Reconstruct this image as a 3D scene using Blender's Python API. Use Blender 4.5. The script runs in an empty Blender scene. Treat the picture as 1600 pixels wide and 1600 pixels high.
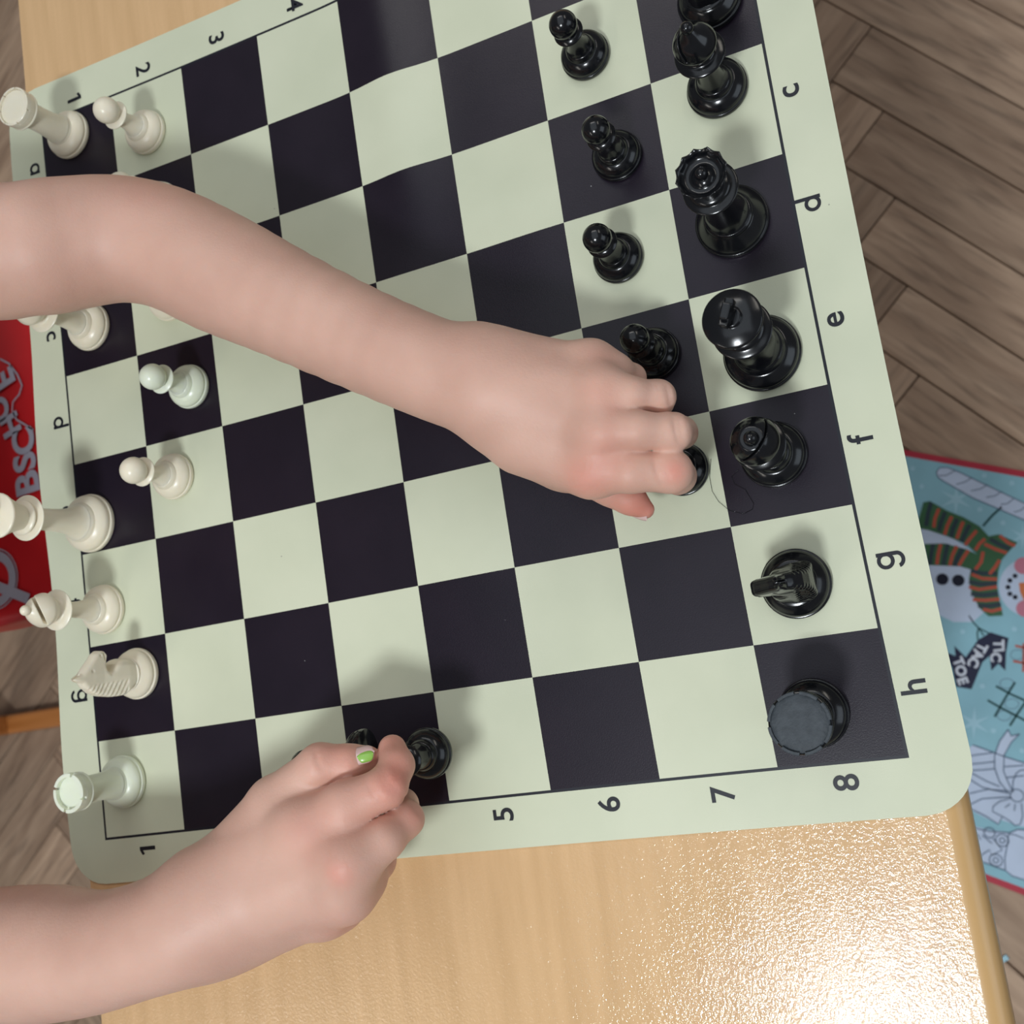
# A table-top chess game seen from above: vinyl roll-up board, plastic pieces, two reaching arms.
import bpy, bmesh, math, random
import numpy as np
from mathutils import Matrix, Vector, Euler
random.seed(7)
SC = bpy.context.scene
COL = SC.collection
PI = math.pi

# ------------------------------------------------------------------ camera, world, lights
cam_d = bpy.data.cameras.new('camera')
cam = bpy.data.objects.new('camera', cam_d); COL.objects.link(cam)
cam.matrix_world = Matrix(((0.908340,0.190363,0.372398,0.481153),(-0.148063,0.979111,-0.139355,-0.378396),(-0.391147,0.071443,0.917551,0.499488),(0,0,0,1)))
cam_d.sensor_fit = 'HORIZONTAL'; cam_d.sensor_width = 36.0
cam_d.lens = 36.0 * 1700.0 / 1600.0
cam_d.clip_start = 0.02
cam_d.dof.use_dof = True; cam_d.dof.focus_distance = 0.49; cam_d.dof.aperture_fstop = 14.0
SC.camera = cam

SC.view_settings.view_transform = 'Standard'
SC.view_settings.look = 'None'
SC.view_settings.exposure = 0.0
SC.view_settings.gamma = 1.0
SC.view_settings.use_curve_mapping = False

w = bpy.data.worlds.new('room_light'); SC.world = w; w.use_nodes = True
bg = w.node_tree.nodes['Background']
bg.inputs[0].default_value = (0.96, 0.97, 1.0, 1); bg.inputs[1].default_value = 0.15

def area_light(name, loc, target, size, size_y, power, color):
    d = bpy.data.lights.new(name, 'AREA'); d.shape = 'RECTANGLE'; d.size = size; d.size_y = size_y
    d.energy = power; d.color = color
    o = bpy.data.objects.new(name, d); COL.objects.link(o); o.location = loc
    o.rotation_euler = (Vector(target) - Vector(loc)).to_track_quat('-Z', 'Y').to_euler()
    return o
area_light('ceiling_light', (0.15, -1.34, 2.05), (0.15, -1.34, 0), 0.30, 0.32, 32, (0.90, 0.96, 1.0))
area_light('ceiling_light', (-1.5, -2.0, 2.05), (-1.5, -2.0, 0), 0.3, 1.3, 12, (1.0, 0.95, 0.87))
area_light('ceiling_light', (0.2, 1.5, 2.05), (0.2, 1.5, 0), 1.3, 0.3, 8, (1.0, 0.96, 0.90))
area_light('ceiling_light', (1.9, 1.3, 2.05), (1.9, 1.3, 0), 0.3, 1.3, 7, (1.0, 0.94, 0.84))
area_light('ceiling_light', (0.35, 0.45, 2.15), (0.35, 0.45, 0), 1.8, 2.5, 13, (0.82, 0.91, 1.0))  # added broad panel standing in for the bright ceiling, gives right-hand squares sheen
area_light('window_light', (2.6, -0.9, 1.0), (0.4, -0.3, 0), 1.6, 1.4, 11, (0.78, 0.89, 1.0))

# ------------------------------------------------------------------ helpers
def link(name, me, mat=None, parent=None):
    o = bpy.data.objects.new(name, me); COL.objects.link(o)
    if mat is not None:
        me.materials.clear() if not isinstance(mat, (list, tuple)) else None
        for m in (mat if isinstance(mat, (list, tuple)) else [mat]): me.materials.append(m)
    if parent is not None: o.parent = parent
    return o
def empty(name, loc=(0, 0, 0), rz=0.0, parent=None):
    o = bpy.data.objects.new(name, None); COL.objects.link(o); o.location = loc; o.rotation_euler = (0, 0, rz)
    o.empty_display_size = 0.01
    if parent is not None: o.parent = parent
    return o
def tag(o, label=None, cat=None, group=None, kind=None):
    if label: o['label'] = label
    if cat: o['category'] = cat
    if group: o['group'] = group
    if kind: o['kind'] = kind
    return o
def mesh(name, V, F, smooth=True):
    me = bpy.data.meshes.new(name); me.from_pydata([tuple(v) for v in V], [], [tuple(f) for f in F]); me.update()
    if smooth: me.polygons.foreach_set('use_smooth', [True] * len(me.polygons))
    return me
def np_mesh(name, V, Q):
    me = bpy.data.meshes.new(name)
    me.vertices.add(len(V)); me.vertices.foreach_set('co', V.astype(np.float32).ravel())
    me.loops.add(Q.size); me.loops.foreach_set('vertex_index', Q.astype(np.int32).ravel())
    me.polygons.add(len(Q)); me.polygons.foreach_set('loop_start', np.arange(0, Q.size, 4, dtype=np.int32))
    me.polygons.foreach_set('use_smooth', np.ones(len(Q), dtype=bool))
    me.update(calc_edges=True); me.validate()
    return me
def bevel_box(name, sx, sy, sz, b=0.002, seg=2, center=(0, 0, 0)):
    bm = bmesh.new(); bmesh.ops.create_cube(bm, size=1)
    bmesh.ops.scale(bm, vec=(sx, sy, sz), verts=bm.verts)
    if b: bmesh.ops.bevel(bm, geom=bm.edges[:], offset=b, segments=seg, affect='EDGES', profile=0.5)
    bmesh.ops.translate(bm, vec=center, verts=bm.verts)
    me = bpy.data.meshes.new(name); bm.to_mesh(me); bm.free()
    return me
def lathe(name, prof, seg=64, cap=True):
    """prof: list of (r, z) from bottom to top, metres."""
    V = []; F = []; n = len(prof)
    for (r, z) in prof:
        for k in range(seg):
            a = 2 * PI * k / seg; V.append((r * math.cos(a), r * math.sin(a), z))
    for i in range(n - 1):
        for k in range(seg):
            k2 = (k + 1) % seg
            F.append((i * seg + k, i * seg + k2, (i + 1) * seg + k2, (i + 1) * seg + k))
    if cap:
        F.append(tuple(reversed(range(seg)))); F.append(tuple(range((n - 1) * seg, n * seg)))
    return mesh(name, V, F)
def smoothprof(pts, n=6):
    """Catmull-Rom through (r, z) points in mm; points tagged with a third value stay sharp."""
    segs = [[]]
    for p in pts:
        segs[-1].append(p[:2])
        if len(p) > 2: segs.append([p[:2]])
    out = []
    for s in segs:
        if len(s) < 2: continue
        for i in range(len(s) - 1):
            p0 = s[max(i - 1, 0)]; p1 = s[i]; p2 = s[i + 1]; p3 = s[min(i + 2, len(s) - 1)]
            for k in range(n):
                t = k / n
                q = []
                for c in (0, 1):
                    q.append(0.5 * ((2 * p1[c]) + (-p0[c] + p2[c]) * t + (2 * p0[c] - 5 * p1[c] + 4 * p2[c] - p3[c]) * t * t + (-p0[c] + 3 * p1[c] - 3 * p2[c] + p3[c]) * t ** 3))
                out.append((max(q[0], 0.01) * 0.001, q[1] * 0.001))
        out.append((s[-1][0] * 0.001, s[-1][1] * 0.001))
    res = [out[0]]
    for q in out[1:]:
        if abs(q[0] - res[-1][0]) + abs(q[1] - res[-1][1]) > 1e-7: res.append(q)
    return res

# ------------------------------------------------------------------ materials
def new_mat(name):
    m = bpy.data.materials.new(name); m.use_nodes = True
    nt = m.node_tree; b = nt.nodes['Principled BSDF']
    return m, nt, b
def setb(b, **k):
    for n, v in k.items():
        n = n.replace('_', ' ')
        if n in b.inputs: b.inputs[n].default_value = v
def node(nt, t, **k):
    n = nt.nodes.new(t)
    for a, v in k.items(): setattr(n, a, v)
    return n
def noise_mix(nt, b, c1, c2, scale, detail=4, vec_scale=None, lo=0.35, hi=0.65, coord='Object', dist=0.0, extra=None):
    tc = node(nt, 'ShaderNodeTexCoord'); mp = node(nt, 'ShaderNodeMapping')
    nt.links.new(tc.outputs[coord], mp.inputs[0])
    if vec_scale: mp.inputs['Scale'].default_value = vec_scale
    nz = node(nt, 'ShaderNodeTexNoise'); nz.inputs['Scale'].default_value = scale; nz.inputs['Detail'].default_value = detail
    nz.inputs['Distortion'].default_value = dist
    nt.links.new(mp.outputs[0], nz.inputs['Vector'])
    cr = node(nt, 'ShaderNodeValToRGB'); cr.color_ramp.elements[0].position = lo; cr.color_ramp.elements[1].position = hi
    cr.color_ramp.elements[0].color = (*c1, 1); cr.color_ramp.elements[1].color = (*c2, 1)
    nt.links.new(nz.outputs['Fac'], cr.inputs[0]); nt.links.new(cr.outputs[0], b.inputs['Base Color'])
    return tc, mp, nz, cr
def add_bump(nt, b, scale, strength, dist=0.001, coord='Object', detail=3, vec_scale=None, rough=0.5):
    tc = node(nt, 'ShaderNodeTexCoord'); mp = node(nt, 'ShaderNodeMapping')
    nt.links.new(tc.outputs[coord], mp.inputs[0])
    if vec_scale: mp.inputs['Scale'].default_value = vec_scale
    nz = node(nt, 'ShaderNodeTexNoise'); nz.inputs['Scale'].default_value = scale; nz.inputs['Detail'].default_value = detail
    nz.inputs['Roughness'].default_value = rough
    nt.links.new(mp.outputs[0], nz.inputs['Vector'])
    bp_ = node(nt, 'ShaderNodeBump'); bp_.inputs['Strength'].default_value = strength; bp_.inputs['Distance'].default_value = dist
    nt.links.new(nz.outputs['Fac'], bp_.inputs['Height']); nt.links.new(bp_.outputs[0], b.inputs['Normal'])
    return nz, bp_
def plain(name, c1, rough=0.5, c2=None, scale=60, bump=0.0, bscale=400, **k):
    m, nt, b = new_mat(name)
    c2 = c2 or tuple(x * 0.93 for x in c1)
    noise_mix(nt, b, c1, c2, scale)
    setb(b, Roughness=rough, **k)
    if bump: add_bump(nt, b, bscale, bump, 0.0004)
    return m

MAT = {}
MAT['cream'] = plain('cream_vinyl', (0.655, 0.675, 0.505), 0.45, (0.60, 0.625, 0.46), 14, 0.10, 1500, Specular_IOR_Level=0.35)
MAT['dark'] = plain('dark_vinyl', (0.011, 0.007, 0.014), 0.31, (0.014, 0.009, 0.017), 30, 0.12, 1500, Specular_IOR_Level=0.32)
def dust(m, col, scale, thr):
    nt = m.node_tree; b = nt.nodes['Principled BSDF']; src = b.inputs['Base Color'].links[0].from_socket
    tc = node(nt, 'ShaderNodeTexCoord'); vo = node(nt, 'ShaderNodeTexVoronoi'); vo.inputs['Scale'].default_value = scale
    nt.links.new(tc.outputs['Object'], vo.inputs['Vector'])
    lt = node(nt, 'ShaderNodeMath', operation='LESS_THAN'); lt.inputs[1].default_value = thr
    sep = node(nt, 'ShaderNodeSeparateColor'); gt = node(nt, 'ShaderNodeMath', operation='GREATER_THAN'); gt.inputs[1].default_value = 0.55
    ml = node(nt, 'ShaderNodeMath', operation='MULTIPLY'); mx = node(nt, 'ShaderNodeMix', data_type='RGBA'); mx.inputs[7].default_value = (*col, 1)
    nt.links.new(vo.outputs['Distance'], lt.inputs[0]); nt.links.new(vo.outputs['Color'], sep.inputs[0]); nt.links.new(sep.outputs[0], gt.inputs[0])
    nt.links.new(lt.outputs[0], ml.inputs[0]); nt.links.new(gt.outputs[0], ml.inputs[1]); nt.links.new(ml.outputs[0], mx.inputs[0])
    nt.links.new(src, mx.inputs[6]); nt.links.new(mx.outputs[2], b.inputs['Base Color'])
dust(MAT['dark'], (0.30, 0.30, 0.30), 75, 0.022)
dust(MAT['cream'], (0.36, 0.36, 0.28), 55, 0.022)
MAT['ink'] = plain('black_ink', (0.010, 0.011, 0.018), 0.4, Specular_IOR_Level=0.35)
MAT['ivory'] = plain('ivory_plastic', (0.85, 0.78, 0.62), 0.30, (0.82, 0.745, 0.58), 40, Subsurface_Weight=0.25, Subsurface_Radius=(0.004, 0.003, 0.002), Subsurface_Scale=1.0)
MAT['greenish'] = plain('greenish_white_plastic', (0.80, 0.85, 0.69), 0.27, (0.77, 0.82, 0.65), 40, Subsurface_Weight=0.25, Subsurface_Radius=(0.004, 0.004, 0.002), Subsurface_Scale=1.0)
MAT['black'] = plain('black_plastic', (0.0045, 0.005, 0.0065), 0.17, (0.007, 0.0075, 0.009), 40, 0.03, 300, Specular_IOR_Level=0.45)
MAT['scuffed'] = plain('scuffed_black_plastic', (0.042, 0.052, 0.062), 0.62, (0.028, 0.036, 0.044), 300, 0.5, 900)
MAT['slit'] = plain('slit_brown', (0.45, 0.25, 0.13), 0.6)
# beech laminate with a pebbled clear coat
m, nt, b = new_mat('beech_laminate'); MAT['beech'] = m
noise_mix(nt, b, (0.73, 0.47, 0.248), (0.65, 0.41, 0.208), 9, 8, (12, 1.0, 1), 0.35, 0.68)
setb(b, Roughness=0.05, IOR=1.53)
nz, bmp = add_bump(nt, b, 640, 0.85, 0.00025, detail=3, vec_scale=(1.0, 0.9, 1), rough=0.6)
m, nt, b = new_mat('beech_lip'); MAT['lip'] = m
noise_mix(nt, b, (0.60, 0.37, 0.16), (0.54, 0.33, 0.135), 14, 6, (10, 0.6, 1), 0.35, 0.68)
setb(b, Roughness=0.28)
m, nt, b = new_mat('orange_wood'); MAT['orange_wood'] = m
noise_mix(nt, b, (0.52, 0.20, 0.055), (0.42, 0.15, 0.035), 8, 6, (1.0, 12, 12))
setb(b, Roughness=0.35)
MAT['steel'] = plain('grey_painted_steel', (0.20, 0.20, 0.21), 0.4)
# parquet: tone differs per plank through its random value, grain along the plank's X
m, nt, b = new_mat('oak_parquet'); MAT['oak'] = m
tc, mp, nz, cr = noise_mix(nt, b, (0.275, 0.178, 0.118), (0.49, 0.345, 0.24), 3.2, 8, (2.2, 16, 4), 0.28, 0.72, dist=0.6)
oi = node(nt, 'ShaderNodeObjectInfo')
add = node(nt, 'ShaderNodeVectorMath', operation='ADD'); mul = node(nt, 'ShaderNodeMath', operation='MULTIPLY'); mul.inputs[1].default_value = 37.0
nt.links.new(oi.outputs['Random'], mul.inputs[0]); nt.links.new(tc.outputs['Object'], add.inputs[0]); nt.links.new(mul.outputs[0], add.inputs[1])
nt.links.new(add.outputs[0], mp.inputs[0])
hsv = node(nt, 'ShaderNodeHueSaturation'); mr = node(nt, 'ShaderNodeMapRange'); mr.inputs['To Min'].default_value = 0.80; mr.inputs['To Max'].default_value = 1.18
nt.links.new(oi.outputs['Random'], mr.inputs[0]); nt.links.new(mr.outputs[0], hsv.inputs['Value'])
nt.links.new(cr.outputs[0], hsv.inputs['Color'])
nz2 = node(nt, 'ShaderNodeTexNoise'); nz2.inputs['Scale'].default_value = 14; nz2.inputs['Detail'].default_value = 6
mpb = node(nt, 'ShaderNodeMapping'); mpb.inputs['Scale'].default_value = (1, 9, 1)
nt.links.new(add.outputs[0], mpb.inputs[0]); nt.links.new(mpb.outputs[0], nz2.inputs['Vector'])
crb = node(nt, 'ShaderNodeValToRGB'); crb.color_ramp.elements[0].position = 0.30; crb.color_ramp.elements[0].color = (0.55, 0.55, 0.56, 1); crb.color_ramp.elements[1].position = 0.5; crb.color_ramp.elements[1].color = (1, 1, 1, 1)
nt.links.new(nz2.outputs['Fac'], crb.inputs[0])
mx = node(nt, 'ShaderNodeMix', data_type='RGBA', blend_type='MULTIPLY'); mx.inputs[0].default_value = 0.8
nt.links.new(hsv.outputs[0], mx.inputs[6]); nt.links.new(crb.outputs[0], mx.inputs[7]); nt.links.new(mx.outputs[2], b.inputs['Base Color'])
setb(b, Roughness=0.6, Specular_IOR_Level=0.3)
MAT['joint'] = plain('dark_joint', (0.035, 0.026, 0.02), 0.9)
# skin: redness comes from a per-vertex attribute (knuckles and creases really are redder)
m, nt, b = new_mat('skin'); MAT['skin'] = m
tc, mp, nz, cr = noise_mix(nt, b, (0.70, 0.43, 0.335), (0.60, 0.35, 0.27), 26, 5, None, 0.32, 0.78)
at = node(nt, 'ShaderNodeAttribute'); at.attribute_name = 'redness'
mx = node(nt, 'ShaderNodeMix', data_type='RGBA'); mx.inputs[7].default_value = (0.68, 0.22, 0.16, 1)
nt.links.new(at.outputs['Fac'], mx.inputs[0]); nt.links.new(cr.outputs[0], mx.inputs[6]); nt.links.new(mx.outputs[2], b.inputs['Base Color'])
setb(b, Roughness=0.52, Subsurface_Weight=0.35, Subsurface_Radius=(0.006, 0.0025, 0.0015), Subsurface_Scale=1.0)
add_bump(nt, b, 700, 0.30, 0.0004, detail=5)
MAT['nail'] = plain('fingernail', (0.72, 0.50, 0.46), 0.25)
MAT['polish'] = plain('green_nail_polish', (0.30, 0.56, 0.10), 0.25)
MAT['eye_white'] = plain('eye_white', (0.75, 0.74, 0.72), 0.15)
MAT['shirt'] = plain('grey_blue_cotton', (0.16, 0.20, 0.28), 0.9, bump=0.3)
MAT['trouser'] = plain('dark_denim', (0.03, 0.04, 0.07), 0.9, bump=0.3)
MAT['hair'] = plain('brown_hair', (0.10, 0.055, 0.03), 0.6, bump=0.4, bscale=300)
MAT['red_bag'] = plain('red_plastic_film', (0.56, 0.014, 0.017), 0.32, (0.46, 0.010, 0.012), 12, 0.4, 25)
MAT['silver_print'] = plain('lilac_grey_print', (0.36, 0.34, 0.40), 0.4)
MAT['maroon'] = plain('dark_maroon_print', (0.10, 0.006, 0.012), 0.4)

# ------------------------------------------------------------------ implicit surface mesher
def surface_nets(F, org, h):
    S = F < 0
    a = S[:-1, :-1, :-1]
    anyS = a.copy(); allS = a.copy()
    for dx in (0, 1):
        for dy in (0, 1):
            for dz in (0, 1):
                s = S[dx:S.shape[0] - 1 + dx, dy:S.shape[1] - 1 + dy, dz:S.shape[2] - 1 + dz]
                anyS |= s; allS &= s
    act = anyS & ~allS
    ci = np.argwhere(act)
    idx = np.full(act.shape, -1, dtype=np.int32); idx[act] = np.arange(len(ci))
    cs = [(i, j, k) for i in (0, 1) for j in (0, 1) for k in (0, 1)]
    val = {c: F[ci[:, 0] + c[0], ci[:, 1] + c[1], ci[:, 2] + c[2]] for c in cs}
    acc = np.zeros((len(ci), 3)); cnt = np.zeros(len(ci))
    for c in cs:
        for ax in range(3):
            if c[ax] == 1: continue
            d = list(c); d[ax] = 1; d = tuple(d)
            v0 = val[c]; v1 = val[d]; m_ = (v0 < 0) != (v1 < 0)
            t = np.where(m_, v0 / np.where(m_, v0 - v1, 1), 0)
            p = np.tile(np.array(c, float), (len(ci), 1)); p[:, ax] = t
            acc += p * m_[:, None]; cnt += m_
    V = ci + acc / cnt[:, None]
    Q = []
    for ax in range(3):
        u, v = (ax + 1) % 3, (ax + 2) % 3
        sl0 = [slice(1, -1)] * 3; sl0[ax] = slice(0, -1)
        sl1 = list(sl0); sl1[ax] = slice(1, None)
        s0 = S[tuple(sl0)]; s1 = S[tuple(sl1)]
        for flip, mm in ((0, s0 & ~s1), (1, ~s0 & s1)):
            e = np.argwhere(mm)
            if not len(e): continue
            e = e.copy(); e[:, u] += 1; e[:, v] += 1
            c = []
            for du, dv in ((-1, -1), (0, -1), (0, 0), (-1, 0)):
                q = e.copy(); q[:, u] += du; q[:, v] += dv
                c.append(idx[q[:, 0], q[:, 1], q[:, 2]])
            c = np.stack(c, 1)
            if flip: c = c[:, ::-1]
            Q.append(c)
    Q = np.concatenate(Q); Q = Q[(Q >= 0).all(1)]
    return V * h + org, Q
def relax(V, Q, it=2, lam=0.5):
    E = np.concatenate([Q[:, [0, 1]], Q[:, [1, 2]], Q[:, [2, 3]], Q[:, [3, 0]]])
    E = np.concatenate([E, E[:, ::-1]]); n = len(V)
    deg = np.bincount(E[:, 0], minlength=n).clip(1)
    for _ in range(it):
        A = np.stack([np.bincount(E[:, 0], V[E[:, 1], k], minlength=n) for k in range(3)], 1) / deg[:, None]
        V = V + lam * (A - V)
    return V
def implicit(fn, lo, hi, h, block=8, slack=0.004, it=2):
    lo = np.array(lo, float); n = np.ceil((np.array(hi) - lo) / h / block).astype(int) * block + 1
    F = np.full(n, 1.0, dtype=np.float32)
    nb = (n - 1) // block
    bc = np.stack(np.meshgrid(*[np.arange(k) for k in nb], indexing='ij'), -1).reshape(-1, 3)
    d = np.concatenate([fn(lo + (c + 0.5) * block * h) for c in np.array_split(bc, max(1, len(bc) // 20000))])
    far = block * h * 0.87 + slack
    keep = np.abs(d) < far
    for c in bc[(d <= -far)]:
        F[c[0] * block:(c[0] + 1) * block + 1, c[1] * block:(c[1] + 1) * block + 1, c[2] * block:(c[2] + 1) * block + 1] = -1.0
    g = np.stack(np.meshgrid(*[np.arange(block + 1)] * 3, indexing='ij'), -1).reshape(-1, 3)
    kb = bc[keep]
    for ch in np.array_split(kb, max(1, len(kb) // 150)):
        if not len(ch): continue
        P = (ch[:, None, :] * block + g[None]).reshape(-1, 3)
        F[P[:, 0], P[:, 1], P[:, 2]] = fn(lo + P * h)
    V, Q = surface_nets(F, lo, h)
    return relax(V, Q, it), Q
def rcone(P, a, b):
    """round cone between a=(x,y,z,r) and b=(x,y,z,r)."""
    A = np.array(a[:3]); B = np.array(b[:3]); d = B - A; L = max(np.dot(d, d), 1e-12)
    t = ((P - A) @ d / L).clip(0, 1)
    return np.linalg.norm(P - A - t[:, None] * d, axis=1) - (a[3] + (b[3] - a[3]) * t)
def smin(a, b, k):
    h = np.maximum(k - np.abs(a - b), 0) / k
    return np.minimum(a, b) - h * h * k * 0.25
def chain(P, pts, k=0.003):
    d = rcone(P, pts[0], pts[1])
    for i in range(1, len(pts) - 1): d = smin(d, rcone(P, pts[i], pts[i + 1]), k)
    return d
def poly_sd(x, y, poly):
    """signed distance to a closed 2-D polygon."""
    P = np.stack([x, y], 1); n = len(poly); d = np.full(len(x), 1e9); s = np.ones(len(x))
    V = np.array(poly, float)
    for i in range(n):
        a = V[i]; b_ = V[i - 1]; e = b_ - a; wv = P - a
        t = ((wv @ e) / (e @ e)).clip(0, 1)
        q = wv - t[:, None] * e
        d = np.minimum(d, (q ** 2).sum(1))
        c1 = P[:, 1] >= a[1]; c2 = P[:, 1] < b_[1]; c3 = e[0] * wv[:, 1] > e[1] * wv[:, 0]
        allc = (c1 & c2 & c3) | (~c1 & ~c2 & ~c3)
        s = np.where(allc, -s, s)
    return s * np.sqrt(d)

# ------------------------------------------------------------------ the vinyl chess mat
S = 0.055
CX = [[0.2, 2.54], [2.82, -0.94], [-6.83, -7.48], [1.64, 5.39], [1.12, -11.76], [-1.99, 10.71], [13.0, 2.43], [-1.87, 14.85], [-8.36, -12.09], [1.19, -3.74]]
def board_xy(u, v):
    """board units (rank, file) to metres; the sheet lies a little stretched and skewed."""
    a = min(max(u, 0), 8) / 8; c = min(max(v, 0), 8) / 8
    bas = [a ** i * c ** j for i in range(4) for j in range(4 - i)]
    return (u * S + sum(k[0] * t for k, t in zip(CX, bas)) * 0.001, -v * S + sum(k[1] * t for k, t in zip(CX, bas)) * 0.001)
def gs(x, s): return math.exp(-x * x / (2 * s * s))
def sstep(a, b, x):
    t = min(max((x - a) / (b - a), 0), 1); return t * t * (3 - 2 * t)
def mat_h(u, v):
    r = gs(u - (4.45 + 0.02 * v), 0.24) * 0.0034 * (1 - sstep(1.6, 3.2, v))
    r += gs(u - 5.75, 0.35) * gs(v - 3.25, 0.5) * 0.0012
    r += gs(u - 4.6, 0.5) * gs(v - 5.6, 0.8) * 0.0010
    e = max(0, -u) / 0.5
    r += e * e * (0.0016 * math.sin(v * 1.9 + 0.4) + 0.0016) 
    return r
def build_mat():
    LW = 0.025; M0, M1 = -0.475, 8.47; RR = 0.40; n = 9
    us = [M0 + RR * k / 6 for k in range(7)]
    us = [x for x in us if x < -LW - 0.02] + [-LW]
    us = [M0, M0 + RR / 4, M0 + RR / 2, M0 + RR * 3 / 4, M0 + RR, -LW] + [i + k / n for i in range(8) for k in range(n)] + [8.0, 8 + LW, M1 - RR, M1 - RR * 3 / 4, M1 - RR / 2, M1 - RR / 4, M1]
    N = len(us); V = []; F = []; MI = []
    def corner(u, v):
        cu = M0 + RR if u < M0 + RR else (M1 - RR if u > M1 - RR else None)
        cv = M0 + RR if v < M0 + RR else (M1 - RR if v > M1 - RR else None)
        if cu is None or cv is None: return u, v
        a, c = abs(u - cu), abs(v - cv); r = max(a, c); l = math.hypot(a, c)
        if l < 1e-9: return u, v
        return cu + math.copysign(a / l * r, u - cu), cv + math.copysign(c / l * r, v - cv)
    for v in us:
        for u in us:
            uu, vv = corner(u, v); x, y = board_xy(uu, vv); V.append((x, y, mat_h(uu, vv)))
    for j in range(N - 1):
        for i in range(N - 1):
            uc, vc = (us[i] + us[i + 1]) / 2, (us[j] + us[j + 1]) / 2
            F.append((j * N + i + N, j * N + i + N + 1, j * N + i + 1, j * N + i))
            if 0 < uc < 8 and 0 < vc < 8: MI.append(1 if (int(uc) + int(vc)) % 2 == 0 else 0)
            elif -LW < uc < 8 + LW and -LW < vc < 8 + LW: MI.append(2)
            else: MI.append(0)
    me = mesh('chess_mat', V, F)
    o = link('chess_mat', me, [MAT['cream'], MAT['dark'], MAT['ink']])
    me.polygons.foreach_set('material_index', MI)
    md = o.modifiers.new('thickness', 'SOLIDIFY'); md.thickness = 0.0012; md.offset = -1
    md = o.modifiers.new('crisp_rim', 'EDGE_SPLIT'); md.split_angle = 0.7
    return o
chess_mat = build_mat()
tag(chess_mat, 'cream and black vinyl roll-up chessboard mat with lettered border on the wooden table', 'chessboard')

def text_mesh(s, size, bold=0.0):
    cu = bpy.data.curves.new('glyph', 'FONT'); cu.body = s; cu.size = size; cu.align_x = 'CENTER'; cu.align_y = 'CENTER'
    cu.offset = bold; cu.resolution_u = 6
    o = bpy.data.objects.new('glyph', cu); COL.objects.link(o)
    dg = bpy.context.evaluated_depsgraph_get()
    me = bpy.data.meshes.new_from_object(o.evaluated_get(dg)); bpy.data.objects.remove(o); bpy.data.curves.remove(cu)
    # centre on the ink
    xs = [v.co.x for v in me.vertices]; ys = [v.co.y for v in me.vertices]
    cx, cy = (min(xs) + max(xs)) / 2, (min(ys) + max(ys)) / 2
    for v in me.vertices: v.co.x -= cx; v.co.y -= cy
    return me
def ring_glyph(stem_lo, stem_hi, side=1, ro=0.0037, ri=0.0021, w_=0.0017):
    V = []; F = []; n = 40
    for k in range(n):
        a = 2 * PI * k / n; V += [(ro * math.cos(a), ro * math.sin(a), 0), (ri * math.cos(a), ri * math.sin(a), 0)]
    for k in range(n):
        k2 = (k + 1) % n; F.append((2 * k, 2 * k2, 2 * k2 + 1, 2 * k + 1))
    x1 = side * ro; x0 = x1 - side * w_; b0 = len(V)
    V += [(x0, stem_lo, 0.00002), (x1, stem_lo, 0.00002), (x1, stem_hi, 0.00002), (x0, stem_hi, 0.00002)]
    F.append((b0, b0 + 1, b0 + 2, b0 + 3) if side > 0 else (b0 + 3, b0 + 2, b0 + 1, b0))
    return mesh('glyph', V, F, False)
def put_letter(me, u, v, rz):
    x, y = board_xy(u, v); c, s = math.cos(rz), math.sin(rz)
    me = me.copy()
    for q in me.vertices:        # the print follows the waves of the sheet
        wx, wy = q.co.x * c - q.co.y * s, q.co.x * s + q.co.y * c
        q.co.z = mat_h(u + wx / S, v - wy / S) + 0.00018 + q.co.z
    o = link('printed_letter', me, MAT['ink'], chess_mat)
    o.location = (x, y, 0); o.rotation_euler = (0, 0, rz)
LZ = 0.0152
glyphs = {}
for ch in 'bcefh12345678':
    glyphs[ch] = text_mesh(ch, LZ, 0.00022)
def g_glyph():
    me = ring_glyph(-0.0050, 0.0037)
    bm = bmesh.new(); bm.from_mesh(me)
    pts = [(0.0029 - 0.0029 + 0.0029 * math.cos(a), -0.0048 + 0.0021 * math.sin(a)) for a in [-PI * k / 10 for k in range(10)]]
    ri = 0.0017; n = len(pts); vs = []
    for k, a in enumerate([-PI * 0.93 * j / 12 for j in range(13)]):
        vs.append((bm.verts.new((0.0037 * math.cos(a), -0.0048 + 0.0033 * math.sin(a), 0)), bm.verts.new((0.0020 * math.cos(a), -0.0048 + 0.0017 * math.sin(a), 0))))
    for k in range(12): bm.faces.new((vs[k][1], vs[k][0], vs[k + 1][0], vs[k + 1][1]))
    bmesh.ops.recalc_face_normals(bm, faces=bm.faces)
    for f in bm.faces:
        if f.normal.z < 0: f.normal_flip()
    bm.to_mesh(me); bm.free(); return me
glyphs['1'] = mesh('glyph', [(0.0002, -0.0055, 0), (0.0023, -0.0055, 0), (0.0023, 0.0055, 0), (0.0004, 0.0055, 0), (-0.0024, 0.0038, 0), (-0.0018, 0.0022, 0), (0.0002, 0.0033, 0)], [(0, 1, 2, 3, 6), (3, 4, 5, 6)], False)
glyphs['g'] = g_glyph()
glyphs['a'] = ring_glyph(-0.0037, 0.0037); glyphs['d'] = ring_glyph(-0.0037, 0.0078)
for i, ch in enumerate('abcdefgh'):
    put_letter(glyphs[ch], -0.170, i + 0.49, -PI / 2)
    put_letter(glyphs[ch].copy(), 8.165, i + 0.49, PI / 2)
for i, ch in enumerate('12345678'):
    put_letter(glyphs[ch], i + 0.50, -0.170, -PI / 2)
    put_letter(glyphs[ch].copy(), i + 0.515, 8.17, PI / 2)

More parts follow.
